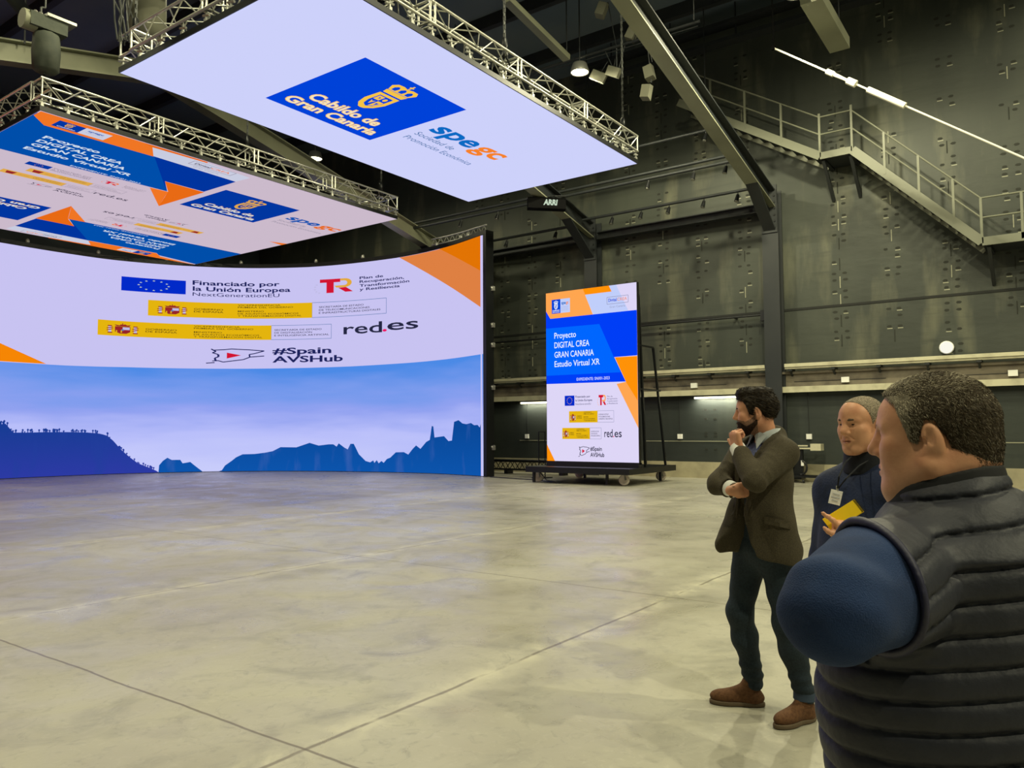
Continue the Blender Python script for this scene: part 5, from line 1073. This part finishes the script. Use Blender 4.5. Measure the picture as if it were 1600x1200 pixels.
    vd = (A(1215, 812, 5)-A(1215, 812, 4)).normalized()
    sheet('pocket_flap', [[probe(f, A(1194+41*c_/5, 806+9*c_/5+r_*6, 3.9), A(1194+41*c_/5, 806+9*c_/5+r_*6, 4.7)) for c_ in range(6)] for r_ in range(3)], vd, .008, 'blazer_tweed', bl)
    bpk = B.loc(*A(1218, 815, 4.2)); m = MB(); p0 = A(1195, 806, 4.24); p1 = A(1234, 815, 4.3)
    for c_, d_, e_ in ((lw, lw-le, .022), (rw, rw-re_, -.005)):
        d_ = d_.normalized(); obj('shirt_cuff', MB().tube(c_-d_*.05, c_+d_*e_, .046, 16, r2=.043), 'cuff_white', t)
    # trousers
    f = Fld(lo, Vector((hi.x, hi.y, 1.05)), .0075)
    f.ell(hc+Vector((0, 0, .03)), [.165, .125, .14], B.rot(), .05); leg(f, lh, lk, la_, .098, .068, .058, .05); leg(f, rh, rk, ra, .098, .068, .058, .05)
    X, Y, Z = f.all(); f.F += (folds(X, Y, Z, .003, 9, 40)+.005*np.sin(Z*95)*np.exp(-((Z-.19)/.09)**2)).astype(np.float32)
    skin_obj('trousers', f, ['jeans', 'jeans_pale'], t, lambda C: (C[:, 2] < .0).astype(int))
    obj('turn_up', MB().tube(la_+Vector((0, 0, -.02)), la_+Vector((0, 0, .035)), .064, 18, r2=.061), 'jeans_pale', t)
    hl_ = ra+imr*.055+vr*.0; shoe(t, Vector((hl_.x, hl_.y, 0)), Vector((hl_.x, hl_.y, 0))-imr*.305-vr*.02)
    dl = (-imr*.72-vr*.72).normalized(); hl_ = la_-dl*.07; shoe(t, Vector((hl_.x, hl_.y, 0)), Vector((hl_.x, hl_.y, 0))+dl*.3)
    return t
def lips(C, H, st):
    x, y, z = [((C-np.array(H.o)) @ np.array(v))/H.sc for v in H.rot()]
    out = np.zeros(len(C), int); out[((x/.0245)**2+((z+.0617)/.0098)**2 < 1) & (y > .08)] = 1
    if st: out[(z < np.interp(y, [-.02, .0, .02, .05, .07, .09], [.0, -.012, -.03, -.045, -.04, -.034])) & (y > -.008) & (z > -.125) & (np.abs(x) < .1)] = 2
    return out
man_blazer()
# ---------------------------------------------------------------- person in the navy jacket
def man_navy():
    A = at; t = thing('person', 'cropped grey haired person in a navy jacket with a badge, between the other two', 'person', (3.3, .72, 0))
    H = Frame(A(1347, 664, 3.1), az(149)+Vector((0, 0, -.08)), (0, 0, 1), .93); nb = A(1356, 722, 3.13); B = Frame((nb.x, nb.y, 0), az(152))
    ls = A(1406, 768, 3.0); rs = A(1307, 770, 3.22); re_ = A(1291, 872, 3.3); rw = A(1285, 950, 3.2); le = A(1414, 870, 2.95); lw = A(1326, 832, 2.84)
    up = Vector((0, 0, 1)); wc = Vector((nb.x, nb.y, 1.1))+B.y*.01; hc = Vector((nb.x, nb.y, .88)); vr = az(11.8); imr = az(-78.2)
    lh = hc-B.x*.095-up*.02; rh = hc+B.x*.095-up*.02; lk = Vector((lh.x, lh.y, .5))+B.y*.02; rk = Vector((rh.x, rh.y, .5))+B.y*.02; la_ = Vector((lh.x, lh.y, .11)); ra = Vector((rh.x, rh.y, .11))
    lo, hi = Vector((nb.x-.5, nb.y-.5, .02)), Vector((nb.x+.5, nb.y+.5, 1.84))
    f = Fld(lo, hi, .011, ([H.o[i]-.15 for i in range(3)], [H.o[i]+.15 for i in range(3)]), .0021)
    head(f, H, .004, neck=nb-up*.03, nr=.058)
    f.cap(ls, rs, .06, .06, .04); f.ell((nb+wc)/2-up*.03, [.16, .11, .19], B.rot(), .05); f.ell(wc, [.16, .12, .2], B.rot(), .05); f.ell(hc+up*.02, [.16, .12, .13], B.rot(), .05)
    for a, b, c in ((ls, le, lw), (rs, re_, rw)): f.cap(a, b, .048, .04, .03); f.cap(b, c, .04, .03, .03)
    leg(f, lh, lk, la_, .075, .05, .038); leg(f, rh, rk, ra, .075, .05, .038)
    pm = A(1315, 829, 2.84); f.cap(lw, pm, .028, .027, .02); f.box(A(1311, 826, 2.84), [.027, .034, .017], .015, [imr, up, vr], .02)
    f.chain([A(1309, 820, 2.825), A(1301, 813, 2.818), A(1293, 807, 2.818), A(1286, 802, 2.822)], [.0112, .0105, .0098, .0088], .006)
    f.chain([A(1310, 833, 2.83), A(1301, 834, 2.82), A(1294, 830, 2.822), A(1288, 825, 2.83)], [.0125, .0115, .0105, .0092], .006)
    for q_ in range(3): f.chain([A(1309-q_, 822+4*q_, 2.856), A(1301-q_, 818+4*q_, 2.872), A(1297+3*q_, 812+4*q_, 2.878), A(1301+4*q_, 808+4*q_, 2.876)], [.0112, .0102, .0096, .0086], .006)
    hand(f, rw, Vector((0, 0, -1)), imr, 1, EASY)
    skin_obj('body', f, ['skin_tan', 'lip'], t, lambda C: lips(C, H, False))
    lines = [(-.14, -.04), (-.09, -.058), (-.055, -.05), (-.03, .0), (-.01, .04), (.006, .02), (.018, .0), (.028, .03), (.04, .066), (.052, .09), (.07, .108), (.09, .122), (.12, .13)]
    hs = hair_shell(H, .0018, lines, .003); skin_obj('hair', hs, 'hair_crop', t)
    strands('hair_strands', t, hs, H, 14000, .007, .0011, ['hair_grey', 'hair_light', 'hair_brown'], lambda x, y, z, n, g: -np.array(H.z)[None, :]*.5-np.array(H.y)[None, :]*.3+g.normal(size=n.shape)*.5, lambda x, y, z, g: g.integers(0, 3, len(x)), 6)
    brows(H, t, 'brow_brown', .0056); eyes(H, t)
    # jacket
    f = Fld(lo+up*.72, Vector((hi.x, hi.y, nb.z+.16)), .0065)
    f.cap(ls, rs, .083, .083, .05); f.ell((nb+wc)/2-up*.03, [.195, .145, .2], B.rot(), .06); f.ell(wc+B.y*.02, [.195, .155, .24], B.rot(), .06); f.ell(hc+up*.04, [.195, .15, .2], B.rot(), .06)
    for q in (ls, rs): f.cap(nb-up*.02-B.y*.02, q, .07, .08, .05)
    X, Y, Z = f.all(); f.F = np.maximum(f.F, .8-Z).astype(np.float32)
    for a, b, c in ((ls, le, lw), (rs, re_, rw)): f.cap(a, b, .08, .066, .03); f.cap(b, b+(c-b)*.84, .066, .05, .025)
    bx, by, bz = B.loc(X, Y, Z); zip_ = np.exp(-(bx/.006)**2)*(by > 0)*.005; f.F += (folds(X, Y, Z, .003, 12, 38)+zip_).astype(np.float32); skin_obj('jacket', f, 'jacket_navy', t)
    f = Fld(nb-Vector((.14, .14, .08)), nb+Vector((.14, .14, .12)), .005); X, Y, Z = f.all(); bx, by, bz = B.loc(X, Y, Z); by = by+.008
    rr_ = np.sqrt((bx)**2+(by/1.08)**2); z0 = nb.z+.072-.03*np.clip(by/.07, -1, 1); f.F = (np.maximum(np.abs(rr_-.077-.12*np.clip(z0-Z, -.02, .08))-.009, np.abs(Z-z0+.035)-.05)-.004).astype(np.float32); skin_obj('collar', f, 'collar_black', t)
    f = Fld(lo, Vector((hi.x, hi.y, .95)), .009); f.ell(hc, [.175, .135, .14], B.rot(), .05); leg(f, lh, lk, la_, .1, .075, .062, .05); leg(f, rh, rk, ra, .1, .075, .062, .05); skin_obj('trousers', f, 'trousers_dark', t)
    for a in (la_, ra): shoe(t, Vector((a.x, a.y, 0))-B.y*.07, Vector((a.x, a.y, 0))+B.y*.21, 1, ('black_plastic', 'black_plastic'))
    # badge and lanyard
    bc = A(1305.5, 777, 2.955); q = thing('name_badge', 'white name badge on a thin dark cord round the neck of the navy jacket', 'badge', bc)
    ux = (imr*.9+vr*.12+up*-.22).normalized(); uy = (up-ux*up.dot(ux)).normalized(); nn = -vr
    o = MB().prism([(-.021, -.027), (.021, -.027), (.021, .027), (-.021, .027)], bc, ux, uy, nn*.004); obj('card', o, 'badge_white', q)
    m = MB(); 
    for v, w_ in ((.012, .026), (.0, .03), (-.012, .022)): m.prism([(-w_/2, v-.003), (w_/2, v-.003), (w_/2, v+.003), (-w_/2, v+.003)], bc+nn*.004, ux, uy, nn*.0015)
    obj('print', m, 'badge_print', q)
    top = bc+uy*.03; obj('cord', MB().path([top, A(1311, 745, 2.935), A(1321, 722, 2.99), A(1330, 714, 3.05)], .003, 5).path([top, A(1322, 748, 2.93), A(1342, 728, 2.98), A(1356, 720, 3.04)], .003, 5), 'wire', q); obj('clip', MB().box(top.x-.004, top.x+.004, top.y-.004, top.y+.004, top.z-.006, top.z+.014), 'aluminium', q)
    # notebook
    c0, c1, c2, c3 = A(1285, 811, 2.86), A(1335, 780, 2.84), A(1349, 799, 2.815), A(1298, 831, 2.835)
    uy = (c1-c0).normalized(); ux = (c3-c0); ux = (ux-uy*ux.dot(uy)).normalized(); nn = ux.cross(uy); nn = nn if nn.dot(CAM-c0) > 0 else -nn; L = (c1-c0).length; W = (c3-c0).length
    q = thing('notebook', 'small yellow spiral notebook held in one hand in front of the navy jacket', 'notebook', (c0+c2)/2)
    obj('cover', MB().prism([(0, 0), (W, 0), (W, L), (0, L)], c0, ux, uy, nn*.002), 'note_yellow', q); obj('pages', MB().prism([(.002, .002), (W-.002, .002), (W-.002, L-.002), (.002, L-.002)], c0-nn*.008, ux, uy, nn*.008), 'paper', q); obj('cover', MB().prism([(0, 0), (W, 0), (W, L), (0, L)], c0-nn*.01, ux, uy, nn*.002), 'note_yellow', q)
    m = MB()
    for k in range(12):
        p = c0+uy*(L-.002)+ux*W*(k+.5)/12-nn*.004; m.path([p+uy*.007*math.cos(a)+nn*.009*math.sin(a) for a in [i*math.pi/4 for i in range(9)]], .0011, 4)
    obj('spiral', m, 'wire', q)
man_navy()
# ---------------------------------------------------------------- person in the quilted gilet, nearest
def man_gilet():
    A = at; t = thing('person', 'nearest person, seen from behind in a black quilted gilet over blue sleeves', 'person', (1.5, .05, 0)); up = Vector((0, 0, 1))
    H = Frame(A(1458, 684, 1.5), az(86)+Vector((0, 0, -.04)), (0, 0, 1), .97); F_ = az(70)
    ls = A(1371, 914, 1.34); rs = A(1648, 836, 1.66); nb = A(1467, 774, 1.5); B = Frame((nb.x, nb.y, 0), F_)
    le = A(1303, 951, 1.17); lw = nb-B.x*.06+B.y*.26-up*.27; re_ = rs+B.x*.1-up*.25+B.y*.1; rw = nb+B.x*.06+B.y*.3-up*.31; print('ARM', (ls-le).length, (le-lw).length, (rs-re_).length, (re_-rw).length, B.loc(*le), B.loc(*ls), B.loc(*rs))
    ctr = Vector((nb.x, nb.y, 0))-B.y*.03; wc = ctr+up*1.1+B.y*.04; hc = ctr+up*.9+B.y*.02
    lh = hc-B.x*.1-up*.04; rh = hc+B.x*.1-up*.04; lk = Vector((lh.x, lh.y, .48)); rk = Vector((rh.x, rh.y, .48)); la_ = Vector((lh.x, lh.y, .1)); ra = Vector((rh.x, rh.y, .1))
    lo, hi = Vector((nb.x-.62, nb.y-.55, .02)), Vector((nb.x+.55, nb.y+.55, 1.8))
    f = Fld(lo, hi, .012, ([H.o[i]-.16 for i in range(3)], [H.o[i]+.16 for i in range(3)]), .0026)
    head(f, H, .009, neck=nb-up*.02, nr=.064)
    s = H.sc; f.cap(H.p(0, .03, -.1), H.p(0, .0, -.13), .045, .055, .04); f.cap(H.p(0, -.06, -.05), nb-B.y*.02, .05, .056, .03)
    f.cap(ls, rs, .06, .06, .05); f.ell((nb+wc)/2-up*.03, [.17, .12, .2], B.rot(), .05); f.ell(wc, [.19, .15, .22], B.rot(), .05); f.ell(hc, [.18, .14, .15], B.rot(), .05)
    for a, b, c in ((ls, le, lw), (rs, re_, rw)): f.cap(a, b, .055, .045, .03); f.cap(b, c, .045, .032, .03)
    leg(f, lh, lk, la_, .085, .055, .04); leg(f, rh, rk, ra, .085, .055, .04)
    hand(f, lw, B.x+up*.1, -B.y, -1, EASY); hand(f, rw, -B.x, -B.y, 1, EASY)
    skin_obj('body', f, ['skin_tan', 'lip', 'stubble'], t, lambda C: lips(C, H, False))
    lines = [(-.14, -.095), (-.1, -.092), (-.07, -.078), (-.05, -.05), (-.038, .0), (-.02, .034), (-.002, .036), (.006, .01), (.014, -.012), (.026, -.006), (.036, .03), (.05, .066), (.07, .082), (.09, .092), (.12, .1)]
    hs = hair_shell(H, .0085, lines, .003, lump=.0008, seed=5); hs.cap(H.p(0, -.058, -.02), H.p(0, -.052, -.085), .058, .0535, .02); yy_, zz_ = zip(*lines); X, Y, Z = hs.all(); x, y, z = H.loc(X, Y, Z); hs.F = np.maximum(hs.F, (np.interp(y, yy_, zz_)-z)*.8).astype(np.float32)
    skin_obj('hair', hs, ['hair_mix', 'hair_grey'], t, lambda C: ((((C-np.array(H.o)) @ np.array(H.y))/H.sc > .022) & (((C-np.array(H.o)) @ np.array(H.z))/H.sc < .085)).astype(int))
    def dirf(x, y, z, n, g): return np.array(-H.y)[None, :]*.55+np.array(-H.z)[None, :]*np.where(z > .08, .0, .75)[:, None]+np.array(H.x)[None, :]*(np.sin(y*60+z*40)*.5)[:, None]+g.normal(size=n.shape)*.3
    def pick(x, y, z, g):
        lt = np.clip((y+.01)/.05, 0, 1)*.95+.45*np.clip((z-.05)/.06, 0, 1); u = g.random(len(x)); return np.where(u < lt*.5, 2, np.where(u < lt*.9+.16, 1, np.where(u < lt+.7, 0, 3)))
    strands('hair_strands', t, hs, H, 34000, .011, .00085, ['hair_brown', 'hair_grey', 'hair_light', 'hair_black'], dirf, pick, 8)
    brows(H, t, 'hair_grey', .0034); eyes(H, t)
    # blue sleeves: one knitted pullover
    f = Fld(Vector((nb.x-.62, nb.y-.55, .95)), Vector((nb.x+.55, nb.y+.55, 1.62)), .006)
    f.cap(ls+up*.0, le, .106, .07, .03); f.cap(le, le+(lw-le)*.9, .07, .05, .04); f.cap(rs, re_, .085, .075, .03); f.cap(re_, re_+(rw-re_)*.9, .075, .05, .03); f.cap(ls+B.x*.05, rs-B.x*.05, .06, .06, .03); f.ell((nb+wc)/2-up*.04, [.17, .12, .19], B.rot(), .04)
    X, Y, Z = f.all(); r2 = np.sqrt((X-le.x)**2+(Y-le.y)**2+(Z-le.z-.03)**2); f.F += (folds(X, Y, Z, .003, 21, 30)+np.exp(-(r2/.12)**2)*.003*np.sin(80*(Z-le.z+.5*(X-le.x)))).astype(np.float32)
    skin_obj('pullover', f, 'knit_blue', t)
    # gilet
    f = Fld(Vector((nb.x-.42, nb.y-.42, .72)), Vector((nb.x+.42, nb.y+.42, nb.z+.09)), .0048)
    sh_l = ls+B.x*.035-up*.0; sh_r = rs-B.x*.035
    f.cap(sh_l, sh_r, .088, .088, .06); f.ell((nb+wc)/2-up*.06-B.y*.005, [.225, .165, .21], B.rot(), .06); f.ell(wc+B.y*.02, [.232, .195, .27], B.rot(), .06); f.ell(hc+B.y*.01, [.23, .185, .25], B.rot(), .06)
    for q in (sh_l, sh_r): f.cap(nb-up*.055-B.y*.015, q, .068, .08, .05)
    f.cap(nb-up*.045-B.y*.03, nb-up*.12-B.y*.06, .07, .1, .06)
    X, Y, Z = f.all(); bx, by, bz = B.loc(X, Y, Z)
    byc = by+.012; z0 = nb.z+.018-.03*np.clip(byc/.09, -1, 1); D = np.maximum((np.sqrt(bx**2+(byc/1.1)**2)-(.088+.75*np.clip(z0-Z, 0, .14)))*.8, Z-z0+.004); hh = np.maximum(.03-np.abs(f.F-D), 0)/.03; f.F = (np.minimum(f.F, D)-hh*hh*.03*.25).astype(np.float32)
    vr = az(6.5); imr = az(-83.5); AH = ((ls, (-vr*.6-imr*.8-up*.12).normalized()), (rs, (B.x*.9-B.y*.1-up*.2).normalized()))
    def sleeve_d(X, Y, Z, q_, e_, ra_, rb_):
        d = e_-q_; t_ = np.clip(((X-q_.x)*d.x+(Y-q_.y)*d.y+(Z-q_.z)*d.z)/d.length_squared, 0, 1); return np.sqrt((X-q_.x-t_*d.x)**2+(Y-q_.y-t_*d.y)**2+(Z-q_.z-t_*d.z)**2)-(ra_+(rb_-ra_)*t_)
    def plane_d(X, Y, Z, q_, n_): return (X-q_.x)*n_.x+(Y-q_.y)*n_.y+(Z-q_.z)*n_.z-.012
    for (q_, n_), (e_, ra_, rb_) in zip(AH, ((le, .117, .086), (re_, .1, .09))):
        D = np.maximum(sleeve_d(X, Y, Z, q_, e_, ra_, rb_), plane_d(X, Y, Z, q_, n_)); hh = np.maximum(.02-np.abs(f.F-D), 0)/.02; f.F = np.minimum(f.F, D)-hh*hh*.005
        near = (sleeve_d(X, Y, Z, q_, e_, ra_+.03, rb_+.03) < 0) & (plane_d(X, Y, Z, q_, n_) > 0); f.F = np.where(near, np.maximum(f.F, .002), f.F)
    f.F = np.maximum(f.F, .76-Z).astype(np.float32)
    wob = folds(X, Y, Z, .0035, 31, 14); ph = (Z+.05*by-.16*bx+wob-1.4465)/.0525
    fr = np.abs(ph-np.round(ph))*2; puff = .005*(1-(1-np.clip(fr, 0, 1))**2.5)-.006*np.exp(-(fr/.17)**2)-.003
    pk = folds(X*1.0, Y*1.0, Z*.35, .0010, 33, 110)*np.clip(1.1-fr, 0, 1)
    f.F -= (puff+pk).astype(np.float32)
    zip_ = np.exp(-(bx/.01)**2)*(by > .05)*.012; f.F += zip_.astype(np.float32)
    skin_obj('gilet', f, 'gilet', t)
    f = Fld(nb-Vector((.16, .16, .12)), nb+Vector((.16, .16, .14)), .004); X, Y, Z = f.all(); bx, by, bz = B.loc(X, Y, Z); by = by+.012
    rr_ = np.sqrt(bx**2+(by/1.1)**2); z0 = nb.z+.024-.03*np.clip(by/.09, -1, 1); f.F = (np.maximum(np.abs(rr_-.083-.2*np.clip(z0-Z, -.02, .1))-.005, np.abs(Z-z0+.03)-.033)-.004).astype(np.float32); skin_obj('gilet_collar', f, 'gilet_collar', t)
    for (q_, n_), (e_, ra_, rb_) in zip(AH, ((le, .112, .078), (re_, .094, .082))):
        f = Fld(q_-Vector((.2, .2, .2)), q_+Vector((.2, .2, .2)), .004); X, Y, Z = f.all()
        f.F = np.sqrt(sleeve_d(X, Y, Z, q_, e_, ra_+.001, rb_+.001)**2+(plane_d(X, Y, Z, q_, n_)*.9)**2)-.0075; f.F = f.F.astype(np.float32); skin_obj('armhole_trim', f, 'gilet_trim', t)
    f = Fld(lo, Vector((hi.x, hi.y, .95)), .009); f.ell(hc, [.2, .16, .16], B.rot(), .05); leg(f, lh, lk, la_, .11, .08, .065, .05); leg(f, rh, rk, ra, .11, .08, .065, .05); skin_obj('trousers', f, 'trousers_dark', t)
    for a in (la_, ra): shoe(t, Vector((a.x, a.y, 0))-B.y*.07, Vector((a.x, a.y, 0))+B.y*.21, 1, ('black_plastic', 'black_plastic'))
man_gilet()
